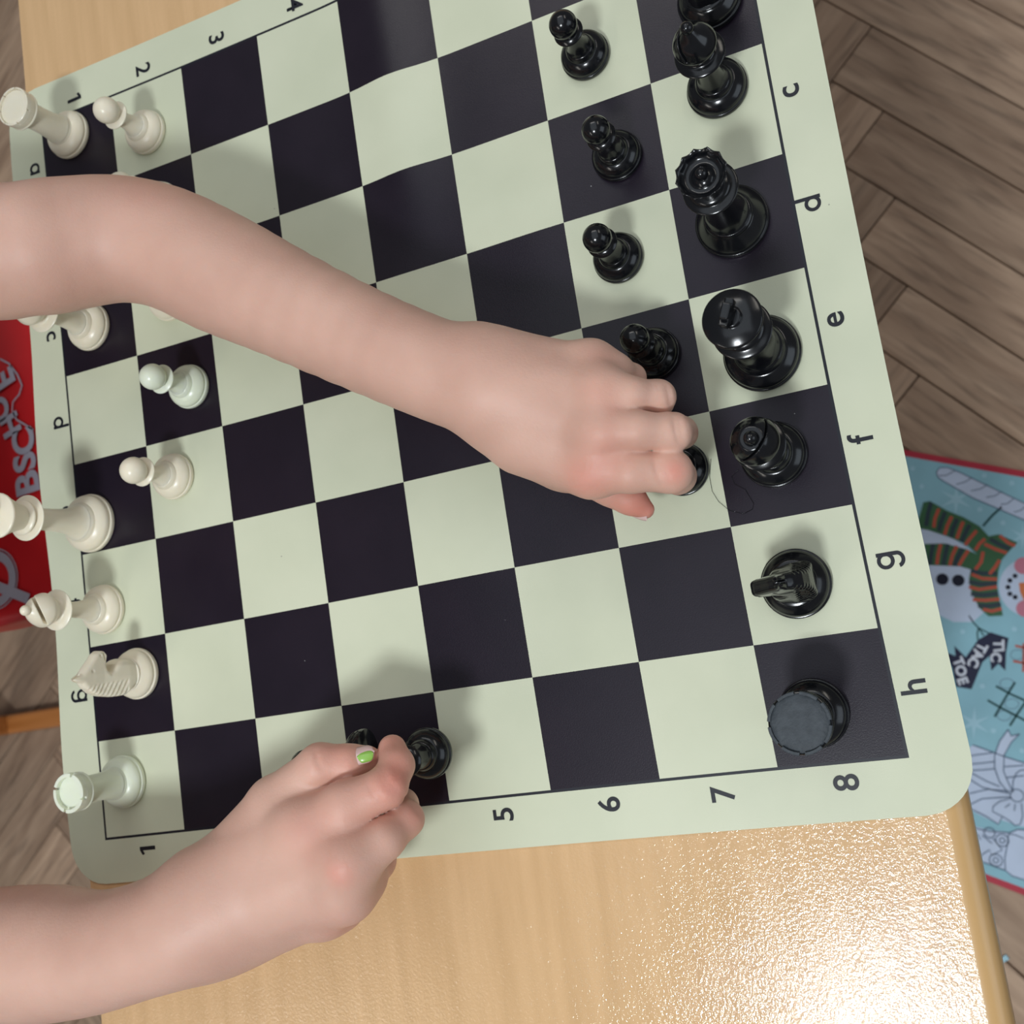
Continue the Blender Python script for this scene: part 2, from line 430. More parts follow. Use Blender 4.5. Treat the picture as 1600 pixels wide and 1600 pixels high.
# ------------------------------------------------------------------ table
TZ = -0.0013
def build_table():
    t = empty('school_table', (0.22, 0.05, -0.72)); t_inv = Vector((0.22, 0.05, -0.72))
    tag(t, 'pale beech laminate school table with rounded solid lip under the chess mat', 'table')
    XL0, XL1 = -0.0115, -0.0200     # left edge runs very slightly aslant
    XR = 0.4625; XI = 0.4525; Y0, Y1 = -0.600, 0.72
    th = 0.022
    # top panel
    def xl(y): return XL0 + (XL1 - XL0) * (0.093 - y) / 0.635
    rc = 0.030
    out = [(xl(Y0), Y0), ]
    for k in range(13):
        a = -PI / 2 + PI / 2 * k / 12
        out.append((XI - rc + rc * math.cos(a), Y0 + rc + rc * math.sin(a)))
    out += [(XI, Y1), (xl(Y1), Y1)]
    bm = bmesh.new()
    vs = [bm.verts.new((x, y, TZ)) for x, y in out]; f = bm.faces.new(vs)
    r = bmesh.ops.extrude_face_region(bm, geom=[f])
    bmesh.ops.translate(bm, vec=(0, 0, -th), verts=[v for v in r['geom'] if isinstance(v, bmesh.types.BMVert)])
    bmesh.ops.recalc_face_normals(bm, faces=bm.faces)
    me = bpy.data.meshes.new('tabletop'); bm.to_mesh(me); bm.free()
    o = link('tabletop', me, MAT['beech'], t); o.location = -t_inv
    # rounded lip swept along the right and bottom edges
    path = [(xl(Y0) + 0.0, Y0)]
    for k in range(17):
        a = -PI / 2 + PI / 2 * k / 16
        path.append((XI - rc + rc * math.cos(a), Y0 + rc + rc * math.sin(a)))
    path.append((XI, Y1))
    prof = [(0.0, 0.0), (0.002, -0.0001), (0.005, -0.0011), (0.0078, -0.0035), (0.0096, -0.0075), (0.0100, -0.0125), (0.0092, -0.0175), (0.0070, -0.021), (0.003, -0.0228), (0.0, -0.0228)]
    V = []; F = []
    for i, (x, y) in enumerate(path):
        x0, y0 = path[max(i - 1, 0)]; x1, y1 = path[min(i + 1, len(path) - 1)]
        dx, dy = x1 - x0, y1 - y0; l = math.hypot(dx, dy); nx, ny = dy / l, -dx / l
        for (a, z) in prof: V.append((x + nx * a, y + ny * a, TZ + z))
    n = len(prof)
    for i in range(len(path) - 1):
        for k in range(n - 1): F.append((i * n + k, (i + 1) * n + k, (i + 1) * n + k + 1, i * n + k + 1))
    me = mesh('edge_lip', V, F); o = link('edge_lip', me, MAT['lip'], t); o.location = -t_inv
    # steel frame and legs, set well under the top
    for nm, sz, c in (('frame_rail', (0.36, 0.02, 0.045), (0.22, -0.53, -0.048)), ('frame_rail', (0.36, 0.02, 0.045), (0.22, 0.65, -0.048)),
                      ('frame_rail', (0.02, 1.18, 0.045), (0.05, 0.06, -0.048)), ('frame_rail', (0.02, 1.18, 0.045), (0.39, 0.06, -0.048))):
        o = link(nm, bevel_box(nm, *sz, 0.003), MAT['steel'], t); o.location = Vector(c) - t_inv
    for x in (0.05, 0.39):
        for y in (-0.53, 0.65):
            o = link('leg', bevel_box('leg', 0.032, 0.032, 0.648, 0.006), MAT['steel'], t); o.location = Vector((x, y, -0.395)) - t_inv
    return t
table = build_table()

# ------------------------------------------------------------------ parquet floor
FZ = -0.72
floor = link('floor', bevel_box('floor', 3.4, 2.8, 0.02, 0), MAT['joint']); floor.location = (0.0, -0.2, FZ - 0.0245)
tag(floor, kind='structure')
def build_floor():
    W, L = 0.0700, 0.42; g = 0.0007
    variants = [bevel_box('plank', L - g * 2, W - g * 2, 0.014, 0.0009, 1) for _ in range(3)]
    for v_ in variants: v_.materials.append(MAT['oak'])
    ax = Vector((math.cos(math.radians(-48.7)), math.sin(math.radians(-48.7)), 0)); ay = Vector((math.cos(math.radians(-138.7)), math.sin(math.radians(-138.7)), 0))
    O = Vector((0.497, 0.256, 0)); cnt = 0
    for j in range(-9, 10):
        for i in range(-40, 41):
            bx, by = i * W + j * L, i * W - j * L
            for (cx_, cy_, rot) in ((bx + L / 2, by + W / 2, 0), (bx - W / 2, by + L / 2, 1)):
                p = O + ax * cx_ + ay * cy_
                right = -0.45 < p.x < 1.05 and -1.05 < p.y < 1.0
                left = -1.2 < p.x < -0.40 and -1.15 < p.y < 0.85
                mid = False
                if not (right or left or mid): continue
                o = bpy.data.objects.new('plank', random.choice(variants)); COL.objects.link(o); o.parent = floor
                o.location = p + Vector((0, 0, FZ - 0.0075 + random.uniform(-0.0004, 0.0004))) - floor.location
                o.rotation_euler = (0, 0, math.radians(-48.7 + (90 if rot else 0)) + (PI if random.random() < 0.5 else 0)); cnt += 1
    return cnt
print('planks', build_floor())

# ------------------------------------------------------------------ chess pieces
def base_profile(R_, H, neck, top_h):
    """moulded foot: felt line, groove, rounded shoulder, step, rising neck."""
    return [(R_ * 0.97, 0.0, 1), (R_ * 0.985, 0.4), (R_ * 1.0, 1.4), (R_ * 0.99, 2.7), (R_ * 0.95, 3.0, 1), (R_ * 0.94, 3.4), (R_ * 0.955, 3.9), (R_ * 0.95, 4.8), (R_ * 0.90, 6.2),
            (R_ * 0.80, 7.7), (R_ * 0.68, 8.8), (R_ * 0.62, 9.1, 1), (R_ * 0.60, 10.0), (R_ * 0.54, 11.4), (R_ * 0.50, 11.8, 1)]
def make_root(name, xy, rz=0.0):
    return empty(name, (xy[0], xy[1], 0.0004), rz)
def P_(name, prof, mat, root, seg=64):
    return link(name, lathe(name, prof, seg), mat, root)

def pawn_parts(root, mat, R_=12.6, rb=6.8, H=41.5, rc=8.1):
    zc = H - rb
    P_('base', smoothprof(base_profile(R_, H, 0, 0), 5), mat, root)
    st = [(R_ * 0.50, 11.8, 1), (R_ * 0.43, 13.5), (R_ * 0.355, 17.0), (R_ * 0.325, 21.0), (R_ * 0.33, zc - 9.2), (R_ * 0.36, zc - 7.8, 1)]
    P_('stem', smoothprof(st, 6), mat, root, 48)
    cl = [(R_ * 0.36, zc - 8.2, 1), (rc - 0.5, zc - 7.9), (rc, zc - 7.3), (rc - 0.2, zc - 6.7), (5.6, zc - 5.6), (3.8, zc - 5.0)]
    P_('collar', smoothprof(cl, 5), mat, root, 48)
    a0 = math.asin(3.9 / rb)
    hd = [(rb * math.sin(a) * 0.001, (zc - rb * math.cos(a)) * 0.001) for a in [a0 + (PI - a0) * k / 22 for k in range(22)]] + [(0.00005, (zc + rb) * 0.001)]
    P_('head', hd, mat, root, 48)
def rook_parts(root, mat, R_=15.2, H=45.0, rt=11.8, capped=False, notches=4, topmat=None, wall=1.9, merl=0.9):
    P_('base', smoothprof(base_profile(R_, H, 0, 0), 5), mat, root)
    st = [(R_ * 0.60, 11.0, 1), (R_ * 0.565, 13), (R_ * 0.52, 18), (R_ * 0.50, 26), (R_ * 0.52, H - 13), (R_ * 0.58, H - 9.5, 1)]
    P_('tower', smoothprof(st, 6), mat, root, 56)
    hd = [(R_ * 0.56, H - 9.8, 1), (rt * 0.93, H - 9.2), (rt * 0.99, H - 8.2), (rt * 0.95, H - 7.2, 1), (rt * 0.97, H - 6.6), (rt, H - 3.0, 1), (rt - 0.3, H - 2.6, 1), (0.05, H - 2.6)]
    P_('crown', smoothprof(hd, 4), mat, root, 64)
    if topmat is not None:
        P_('top_disc', smoothprof([(rt - 0.9, H - 2.7, 1), (rt - 0.9, H - 1.7, 1), (rt - 1.5, H - 1.35, 1), (0.05, H - 1.35)], 3), topmat, root, 64)
    for k in range(notches):
        n = 14; a0 = 2 * PI * (k + 0.5 * merl * 0.0) / notches + (0.5 * (1 - merl)) * 2 * PI / notches; da = 2 * PI / notches * merl
        V = []; F = []
        zb, zt = (H - 3.1) * 0.001, (H - (0.0 if not capped else random.uniform(0.1, 0.7))) * 0.001
        for q in range(n + 1):
            a = a0 + da * q / n; ca, sa = math.cos(a), math.sin(a)
            for r_, z_ in ((rt * 0.001, zb), (rt * 0.001, zt - 0.0002), ((rt - 0.25) * 0.001, zt), ((rt - wall) * 0.001, zt), ((rt - wall) * 0.001, zb)):
                V.append((r_ * ca, r_ * sa, z_))
        for q in range(n):
            for e in range(4): F.append((q * 5 + e, (q + 1) * 5 + e, (q + 1) * 5 + e + 1, q * 5 + e + 1))
        F.append((0, 1, 2, 3, 4)); F.append(tuple(n * 5 + e for e in (4, 3, 2, 1, 0)))
        me = mesh('battlement', V, F, False); link('battlement', me, topmat or mat, root)
def bishop_parts(root, mat, R_=14.2, H=62.0, slit_dir=0.0, slit_tilt=0.9, rm=9.4, sw=0.0008):
    P_('base', smoothprof(base_profile(R_, H, 0, 0), 5), mat, root)
    zc = 37.0
    st = [(R_ * 0.50, 11.8, 1), (R_ * 0.42, 14.5), (R_ * 0.35, 20), (R_ * 0.31, 27), (R_ * 0.33, zc - 1.5), (R_ * 0.36, zc, 1)]
    P_('stem', smoothprof(st, 6), mat, root, 48)
    cl = [(R_ * 0.34, zc - 1.2, 1), (10.2, zc - 0.7), (11.3, zc + 0.1), (11.2, zc + 0.8), (9.2, zc + 1.7), (7.2, zc + 2.4), (6.4, zc + 3.6), (6.5, zc + 5.0)]
    P_('collar', smoothprof(cl, 5), mat, root, 56)
    z0 = zc + 4.2; zt = H - 4.6
    pr = [(6.2, z0), (7.6, z0 + 1.2), (rm, z0 + 5.0), (rm * 0.985, z0 + 7.5), (rm * 0.80, z0 + 11.2), (rm * 0.50, z0 + 14.6), (1.8, zt + 0.3), (0.0, zt + 0.6), (0.0, z0 - 0.5), (5.6, z0 - 0.5)]
    prs = [(r * 0.001, z * 0.001) for r, z in smoothprof_mm(pr[:8])] + [(0.0, (z0 - 0.5) * 0.001), (0.0056, (z0 - 0.5) * 0.001)]
    n_ = np.array([-math.sin(slit_tilt) * math.cos(slit_dir), -math.sin(slit_tilt) * math.sin(slit_dir), math.cos(slit_tilt)])
    c_ = np.array([0, 0, (z0 + 8.5) * 0.001]); side = np.array([math.cos(slit_dir), math.sin(slit_dir), 0.0])
    def fn(P):
        r = np.hypot(P[:, 0], P[:, 1]); d = poly_sd(r, P[:, 2], prs)
        q = P - c_; slab = np.maximum(np.abs(q @ n_) - sw, -0.0005 - (q @ side))
        return np.maximum(d, -slab)
    V, Q = implicit(fn, (-0.0125, -0.0125, (z0 - 2) * 0.001), (0.0125, 0.0125, (H - 3) * 0.001), 0.00036, slack=0.001, it=1)
    link('mitre', np_mesh('mitre', V, Q), mat, root)
    rb = 2.9; zb = H - rb
    fd = [(1.9, zt - 0.6), (2.0, zt)] + [(rb * math.sin(a), zb - rb * math.cos(a)) for a in [0.8 + (PI - 0.8) * k / 12 for k in range(12)]] + [(0.04, H)]
    P_('finial', [(r * 0.001, z * 0.001) for r, z in fd], mat, root, 32)
def smoothprof_mm(pts):
    return [(r * 1000, z * 1000) for r, z in smoothprof([(p[0], p[1]) for p in pts], 5)]
def tall_stem(root, mat, R_, zc, neck):
    st = [(R_ * 0.62, 12.4, 1), (R_ * 0.55, 14.0), (R_ * 0.47, 17.5), (R_ * 0.40, 24), (neck, 34), (neck * 0.98, zc - 3), (neck * 1.15, zc, 1)]
    P_('stem', smoothprof(st, 6), mat, root, 56)
def queen_parts(root, mat, R_=17.2, H=70.0):
    pr = [(R_ * 0.985, 0.0, 1), (R_, 0.8), (R_, 2.8), (R_ * 0.97, 3.2, 1), (R_ * 0.95, 3.6), (R_ * 0.93, 4.4), (R_ * 0.87, 6.0), (R_ * 0.74, 9.2), (R_ * 0.68, 10.6, 1), (R_ * 0.66, 11.0), (R_ * 0.66, 12.0), (R_ * 0.61, 12.8, 1)]
    P_('base', smoothprof(pr, 5), mat, root, 72)
    zc = 46.0
    tall_stem(root, mat, R_, zc, 6.0)
    cl = [(6.4, zc - 0.8, 1), (10.5, zc - 0.3), (12.0, zc + 0.6), (11.8, zc + 1.4), (9.0, zc + 2.2), (7.8, zc + 3.0, 1), (9.2, zc + 3.4), (9.4, zc + 4.2), (8.6, zc + 5.0), (7.2, zc + 5.6)]
    P_('collar', smoothprof(cl, 5), mat, root, 64)
    # fluted coronet, open bowl inside
    seg = 144; nf = 12; V = []; F = []
    pts = [(6.9, zc + 5.2, 0, 0), (7.6, zc + 9.0, 0.0, 0), (8.8, zc + 13.0, 0.25, 0), (10.4, zc + 17.2, 0.75, 0.3), (11.0, zc + 18.8, 1.0, 1.0), (10.5, zc + 18.9, 1.0, 1.0), (9.4, zc + 16.6, 0.5, 0.2), (8.0, zc + 14.9, 0, 0), (5.0, zc + 14.3, 0, 0), (4.8, zc + 14.8, 0, 0), (2.2, zc + 15.6, 0, 0)]
    for (r, z, w_, dz) in pts:
        for k in range(seg):
            a = 2 * PI * k / seg; s = abs(math.sin(a * nf / 2))
            rr = r + w_ * 0.25 - w_ * 0.70 * s; zz = z - dz * 0.9 * s
            V.append((rr * 0.001 * math.cos(a), rr * 0.001 * math.sin(a), zz * 0.001))
    for i in range(len(pts) - 1):
        for k in range(seg):
            k2 = (k + 1) % seg; F.append((i * seg + k, i * seg + k2, (i + 1) * seg + k2, (i + 1) * seg + k))
    me = mesh('coronet', V, F); link('coronet', me, mat, root)
    rb = 2.9; zb = zc + 18.0
    fd = [(2.4, zc + 15.3), (1.9, zb - rb * 0.75)] + [(rb * math.sin(a), zb - rb * math.cos(a)) for a in [0.75 + (PI - 0.75) * k / 12 for k in range(12)]] + [(0.04, zb + rb)]
    P_('finial', [(r * 0.001, z * 0.001) for r, z in fd], mat, root, 32)
def king_parts(root, mat, R_=17.6, H=80.0, cross_rot=0.0):
    P_('base', smoothprof([(R_ * 0.985, 0.0, 1), (R_, 0.8), (R_, 2.6), (R_ * 0.96, 3.0, 1), (R_ * 0.95, 3.5), (R_ * 0.96, 4.6), (R_ * 0.93, 6.4), (R_ * 0.84, 8.2), (R_ * 0.73, 9.6), (R_ * 0.68, 10.0, 1), (R_ * 0.66, 11.0), (R_ * 0.61, 12.6, 1)], 5), mat, root, 72)
    zc = 48.0
    tall_stem(root, mat, R_, zc, 6.4)
    cl = [(6.6, zc - 0.8, 1), (11.0, zc - 0.4), (12.6, zc + 0.6), (12.4, zc + 1.4), (9.4, zc + 2.4), (8.0, zc + 3.2, 1), (9.6, zc + 3.6), (9.8, zc + 4.4), (8.8, zc + 5.2), (7.4, zc + 5.8)]
    P_('collar', smoothprof(cl, 5), mat, root, 64)
    cr_ = [(7.0, zc + 5.2, 1), (7.8, zc + 8.5), (9.4, zc + 13.5), (11.6, zc + 18.6), (12.3, zc + 20.0), (12.2, zc + 20.8), (11.4, zc + 21.4), (8.0, zc + 22.6), (4.4, zc + 23.4, 1), (4.2, zc + 23.9), (3.4, zc + 24.3), (0.05, zc + 24.5)]
    P_('crown', smoothprof(cr_, 5), mat, root, 64)
    c = empty_cross(root, mat, zc + 23.8, cross_rot)
def empty_cross(root, mat, z0, rot):
    def fn(P):
        x, y, z = P[:, 0], P[:, 1], P[:, 2] - z0 * 0.001
        a = np.stack([x, z], 1)
        fl = 0.0011 + 0.0009 * np.abs(z - 0.0042) / 0.004
        v_ = np.maximum(np.abs(x) - fl, np.abs(z - 0.0042) - 0.0045)
        fl2 = 0.0011 + 0.0009 * np.abs(x) / 0.004
        h_ = np.maximum(np.abs(z - 0.0050) - fl2, np.abs(x) - 0.0040)
        return smin(np.maximum(np.minimum(v_, h_), np.abs(y) - 0.0011), np.full(len(x), 1.0), 0.0001) - 0.0003
    V, Q = implicit(fn, (-0.006, -0.004, z0 * 0.001 - 0.002), (0.006, 0.004, z0 * 0.001 + 0.011), 0.00030, slack=0.001, it=2)
    o = link('cross', np_mesh('cross', V, Q), mat, root); o.rotation_euler = (0, 0, rot); o.scale = (1.3, 1.3, 1.25); o.location = (0, 0, -z0 * 0.00025); return o
def knight_parts(root, mat, R_=14.6, H=52.0):
    P_('base', smoothprof([(R_ * 0.98, 0.0, 1), (R_, 0.7), (R_, 2.6), (R_ * 0.95, 3.0, 1), (R_ * 0.94, 3.6), (R_ * 0.95, 4.6), (R_ * 0.90, 6.4), (R_ * 0.80, 8.2), (R_ * 0.72, 9.4), (R_ * 0.66, 10.0, 1), (R_ * 0.64, 11.2), (R_ * 0.1, 12.2)], 5), mat, root, 64)
    # side silhouette, facing +x (mm)
    sil = [(-9.0, 10.0), (-10.2, 15), (-11.0, 21), (-11.2, 27), (-10.2, 33), (-8.2, 38.5), (-5.2, 43.0), (-2.6, 45.4), (-1.6, 49.2), (-0.2, 51.6), (1.2, 48.6), (2.4, 45.6), (5.4, 43.0), (9.4, 39.2), (12.8, 36.2),
           (14.4, 33.6), (14.2, 30.8), (12.0, 29.0), (9.2, 29.6), (6.4, 30.0), (3.6, 29.2), (2.0, 27.4), (3.4, 25.0), (6.6, 22.4), (8.6, 19.2), (9.2, 15.8), (8.8, 10.0)]
    sil = [(a * 0.001, c * 0.001) for a, c in sil]
    def fn(P):
        x, y, z = P[:, 0], P[:, 1], P[:, 2]; zz = z * 1000; xx = x * 1000
        d2 = poly_sd(x, z, sil)
        wn = np.interp(zz, [10, 16, 24, 32, 38, 44, 52], [9.2, 8.6, 6.8, 4.8, 4.2, 3.4, 2.2])
        wn = wn - np.interp(xx, [2, 8, 14], [0.0, 0.7, 1.3]) * (zz > 28)
        wn = np.where((zz < 28) & (xx > 0), wn * np.interp(xx, [0, 6, 10], [1, 0.85, 0.55]), wn)
        # carved mane ridges along the crest
        mane = np.clip((-xx - 1.5 - 0.10 * (zz - 20)) / 2.0, 0, 1) * ((zz > 17) & (zz < 44))
        wn = wn - 0.75 * mane * (0.5 + 0.5 * np.cos((zz + 0.5 * xx) * 2 * np.pi / 2.7))
        dy = np.abs(y) - wn * 0.001
        k = 0.0022
        h = np.maximum(k - np.abs(d2 - dy), 0) / k
        d = np.maximum(d2, dy) + h * h * k * 0.25
        d = np.maximum(d, np.hypot(x, y) - np.interp(zz, [9, 12, 18, 22], [9.0, 9.6, 12.5, 30]) * 0.001)
        # split between the ears, eye sockets, mouth line, nostril
        ear = np.maximum(np.abs(y) - 0.0007, 0.0455 - z); d = np.maximum(d, -ear)
        for (ex, ez, rr, dp) in ((3.8, 39.6, 1.0, 0.7), (11.8, 33.8, 0.7, 0.4)):
            e = np.sqrt((x - ex * 0.001) ** 2 + (z - ez * 0.001) ** 2 + (np.abs(y) - 0.0042 + (0.0012 if ex > 8 else 0)) ** 2) - rr * 0.001
            d = np.maximum(d, -e)
        mouth = np.maximum(np.abs(z - 0.0312 - (x - 0.011) * 0.15) - 0.0003, 0.0095 - x); d = np.maximum(d, -mouth)
        return d
    V, Q = implicit(fn, (-0.0135, -0.0105, 0.0085), (0.0165, 0.0105, 0.054), 0.00042, slack=0.0015, it=2)
    link('horse_head', np_mesh('horse_head', V, Q), mat, root)

def copy_tree(o, parent=None):
    c = o.copy(); COL.objects.link(c)
    if parent is not None: c.parent = parent
    for ch in list(o.children): copy_tree(ch, c)
    return c

WG, BG = 'white chess pieces', 'black chess pieces'
IV, BK = MAT['ivory'], MAT['black']
# black pawns on the seventh rank
bp0 = make_root('black_pawn', [(0.3553,-0.0845)][0]); pawn_parts(bp0, BK, 12.6, 6.8, 40.5, 7.3)
tag(bp0, 'black plastic pawn on the cream square nearest the top of the photo', 'chess piece', BG)
for pos, lab, nm in (([(0.3624,-0.1406)][0], 'black plastic pawn on a dark square left of the gap between bishop and queen', 0),
                     ([(0.3544,-0.1912)][0], 'black plastic pawn on the cream square left of the black queen', 0),
                     ([(0.3638,-0.2421)][0], 'black plastic pawn on a dark square just above the reaching hand', 0),
                     ([(0.3677,-0.2996)][0], 'black plastic pawn under the fingers of the upper hand, only its base showing', 0)):
    q = copy_tree(bp0); q.location = (pos[0], pos[1], 0.0004); q.rotation_euler = (0, 0, random.uniform(0, 6)); q['label'] = lab
# pawn being set down by the lower hand, and the one tucked beneath its thumb
q = copy_tree(bp0); q.location = (0.2225,-0.4137,0.0160); q.rotation_euler = (0.04, 0.06, 0.3)
q['label'] = 'black plastic pawn pinched by the head between thumb and finger of the lower hand'
q = copy_tree(bp0); hb = Vector((0.2063,-0.4092,0.0460)); hh = Vector((0.1699,-0.4094,0.0500))
q.location = hb; q.rotation_euler = (hh - hb).to_track_quat('Z', 'X').to_euler()
q['label'] = 'black plastic pawn lying on its side beneath the thumb of the lower hand'
# white pawns
wp0 = make_root('white_pawn', [(0.0815,-0.0315)][0]); pawn_parts(wp0, IV, 13.4, 7.4, 41.5)
tag(wp0, 'ivory plastic pawn on a cream square beside the ivory rook at the top left', 'chess piece', WG)
for pos, lab in (([(0.0861,-0.0789)][0], 'ivory pawn almost hidden behind the elbow, only the top of its head showing'),
                 ([(0.0851,-0.1374)][0], 'ivory pawn hidden under the forearm, only the rim of its base showing'),
                 ([(0.0745,-0.2421)][0], 'ivory plastic pawn on a cream square beside the ivory king')):
    q = copy_tree(wp0); q.location = (pos[0], pos[1], 0.0004); q['label'] = lab
wp1 = make_root('white_pawn', [(0.0927,-0.1928)][0]); pawn_parts(wp1, MAT['greenish'], 12.8, 7.2, 39.5)
tag(wp1, 'greenish white plastic pawn alone on a dark square below the forearm', 'chess piece', WG)
# rooks
r = make_root('white_rook', [(0.0227,-0.0130)][0], 0.4); rook_parts(r, IV, 15.0, 45.5, 11.4, capped=True, notches=7, topmat=IV, wall=0.9, merl=0.94)
tag(r, 'ivory rook with a closed flat top in the upper left corner of the board', 'chess piece', WG)
r = make_root('white_rook', [(0.0161,-0.4098)][0], -0.35); rook_parts(r, MAT['greenish'], 15.0, 43.5, 10.6, notches=4, wall=2.0, merl=0.90)
tag(r, 'greenish white rook with four notches on the lower left corner square', 'chess piece', WG)
r = make_root('black_rook', [(0.4065,-0.4181)][0], 0.7); rook_parts(r, BK, 15.4, 44.0, 12.9, capped=True, notches=8, topmat=MAT['scuffed'], wall=1.3, merl=0.76)
tag(r, 'black rook with a scuffed grey flat top on the lower right dark square', 'chess piece', BG)
# bishops
r = make_root('white_bishop', [(0.0137,-0.3097)][0]); bishop_parts(r, IV, 14.6, 62, slit_dir=0.45, slit_tilt=0.85)
tag(r, 'ivory bishop with a slit head between the ivory king and knight', 'chess piece', WG)
r = make_root('white_bishop', [(0.0239,-0.1385)][0]); bishop_parts(r, IV, 14.6, 62, slit_dir=2.2)
tag(r, 'ivory bishop half hidden under the upper arm beside letter c', 'chess piece', WG)
r = make_root('black_bishop', [(0.4156,-0.1240)][0]); bishop_parts(r, BK, 14.6, 64, slit_dir=2.6, rm=9.6)
tag(r, 'black bishop near the top edge overlapping the black knight', 'chess piece', BG)
r = make_root('black_bishop', [(0.4101,-0.3016)][0]); bishop_parts(r, BK, 15.2, 60, slit_dir=-0.7, rm=10.2, sw=0.00045)
tag(r, 'black bishop on a dark square beside letter f', 'chess piece', BG)
# knights
r = make_root('white_knight', [(0.0336,-0.3502)][0], 1.42); knight_parts(r, IV)
tag(r, 'ivory knight with carved mane above the lower left rook', 'chess piece', WG)
r = make_root('black_knight', [(0.4094,-0.3608)][0], PI + 0.03); knight_parts(r, BK, 15.6)
tag(r, 'black knight seen from above on a cream square beside letter g', 'chess piece', BG)
r = make_root('black_knight', [(0.4198,-0.0794)][0], PI + 0.2); knight_parts(r, BK, 15.6)
tag(r, 'black knight cut by the top edge of the photo behind the bishop', 'chess piece', BG)
# royals
r = make_root('black_queen', [(0.4110,-0.1896)][0], 0.1); queen_parts(r, BK)
tag(r, 'black queen with fluted coronet beside letter d', 'chess piece', BG)
r = make_root('black_king', [(0.4134,-0.2545)][0]); king_parts(r, BK, 17.8, 80, cross_rot=1.15)
tag(r, 'black king with a cross on a cream square beside letter e', 'chess piece', BG)
r = make_root('white_king', [(0.0098,-0.2573)][0]); king_parts(r, IV, 17.4, 80, cross_rot=0.4)
tag(r, 'ivory king leaning out of the left edge of the photo', 'chess piece', WG)

# ------------------------------------------------------------------ the player: arms and hands
def hand(P, spec):
    palm = None
    for a, b_ in spec['palm']:
        d = rcone(P, a, b_); palm = d if palm is None else smin(palm, d, 0.010)
    fs = [chain(P, f, 0.0035) for f in spec['fingers']]
    fall = fs[0]
    for d in fs[1:]: fall = smin(fall, d, 0.0012)
    th = chain(P, spec['thumb'], 0.004)
    d = smin(palm, fall, 0.007)
    d = smin(d, chain(P, spec['web'], 0.006), 0.012)
    # thumb joins the palm softly near its root, stays crisp against the fingers
    root = np.array(spec['thumb'][1][:3]); far = (np.linalg.norm(P - root, axis=1) / 0.030).clip(0, 1)
    k = 0.010 * (1 - far) + 0.0012
    h = np.maximum(k - np.abs(d - th), 0) / k
    d = np.minimum(d, th) - h * h * k * 0.25
    for (c, n_, wd, dep) in spec.get('creases', ()):
        q = P - np.array(c); n2 = np.array(n_) / np.linalg.norm(n_)
        t = q @ n2; rad = np.linalg.norm(q, axis=1)
        d = d + 2.2 * dep * np.exp(-(t / 0.0009) ** 2) * np.exp(-(rad / wd) ** 4)
    for (c, rr, hgt) in spec.get('bumps', ()):
        rad = np.linalg.norm(P - np.array(c), axis=1); d = d - hgt * np.exp(-(rad / rr) ** 2)
    return d
def resample(pts, n=3):
    """Catmull-Rom through the joints so the limb tapers without steps."""
    A = np.array(pts); out = []
    for i in range(len(A) - 1):
        p0, p1, p2, p3 = A[max(i - 1, 0)], A[i], A[i + 1], A[min(i + 2, len(A) - 1)]
        for k in range(n):
            t = k / n
            out.append(tuple(0.5 * (2 * p1 + (p2 - p0) * t + (2 * p0 - 5 * p1 + 4 * p2 - p3) * t * t + (3 * p1 - 3 * p2 + p3 - p0) * t ** 3)))
    return out + [tuple(A[-1])]
def arm_fn(spec):
    spec['arm'] = resample(spec['arm'])
    def fn(P):
        d = chain(P, spec['arm'], 0.002)
        if 'arm2' in spec: d = smin(d, chain(P, spec['arm2'], 0.02), 0.02)
        return smin(d, hand(P, spec), 0.010)
    return fn

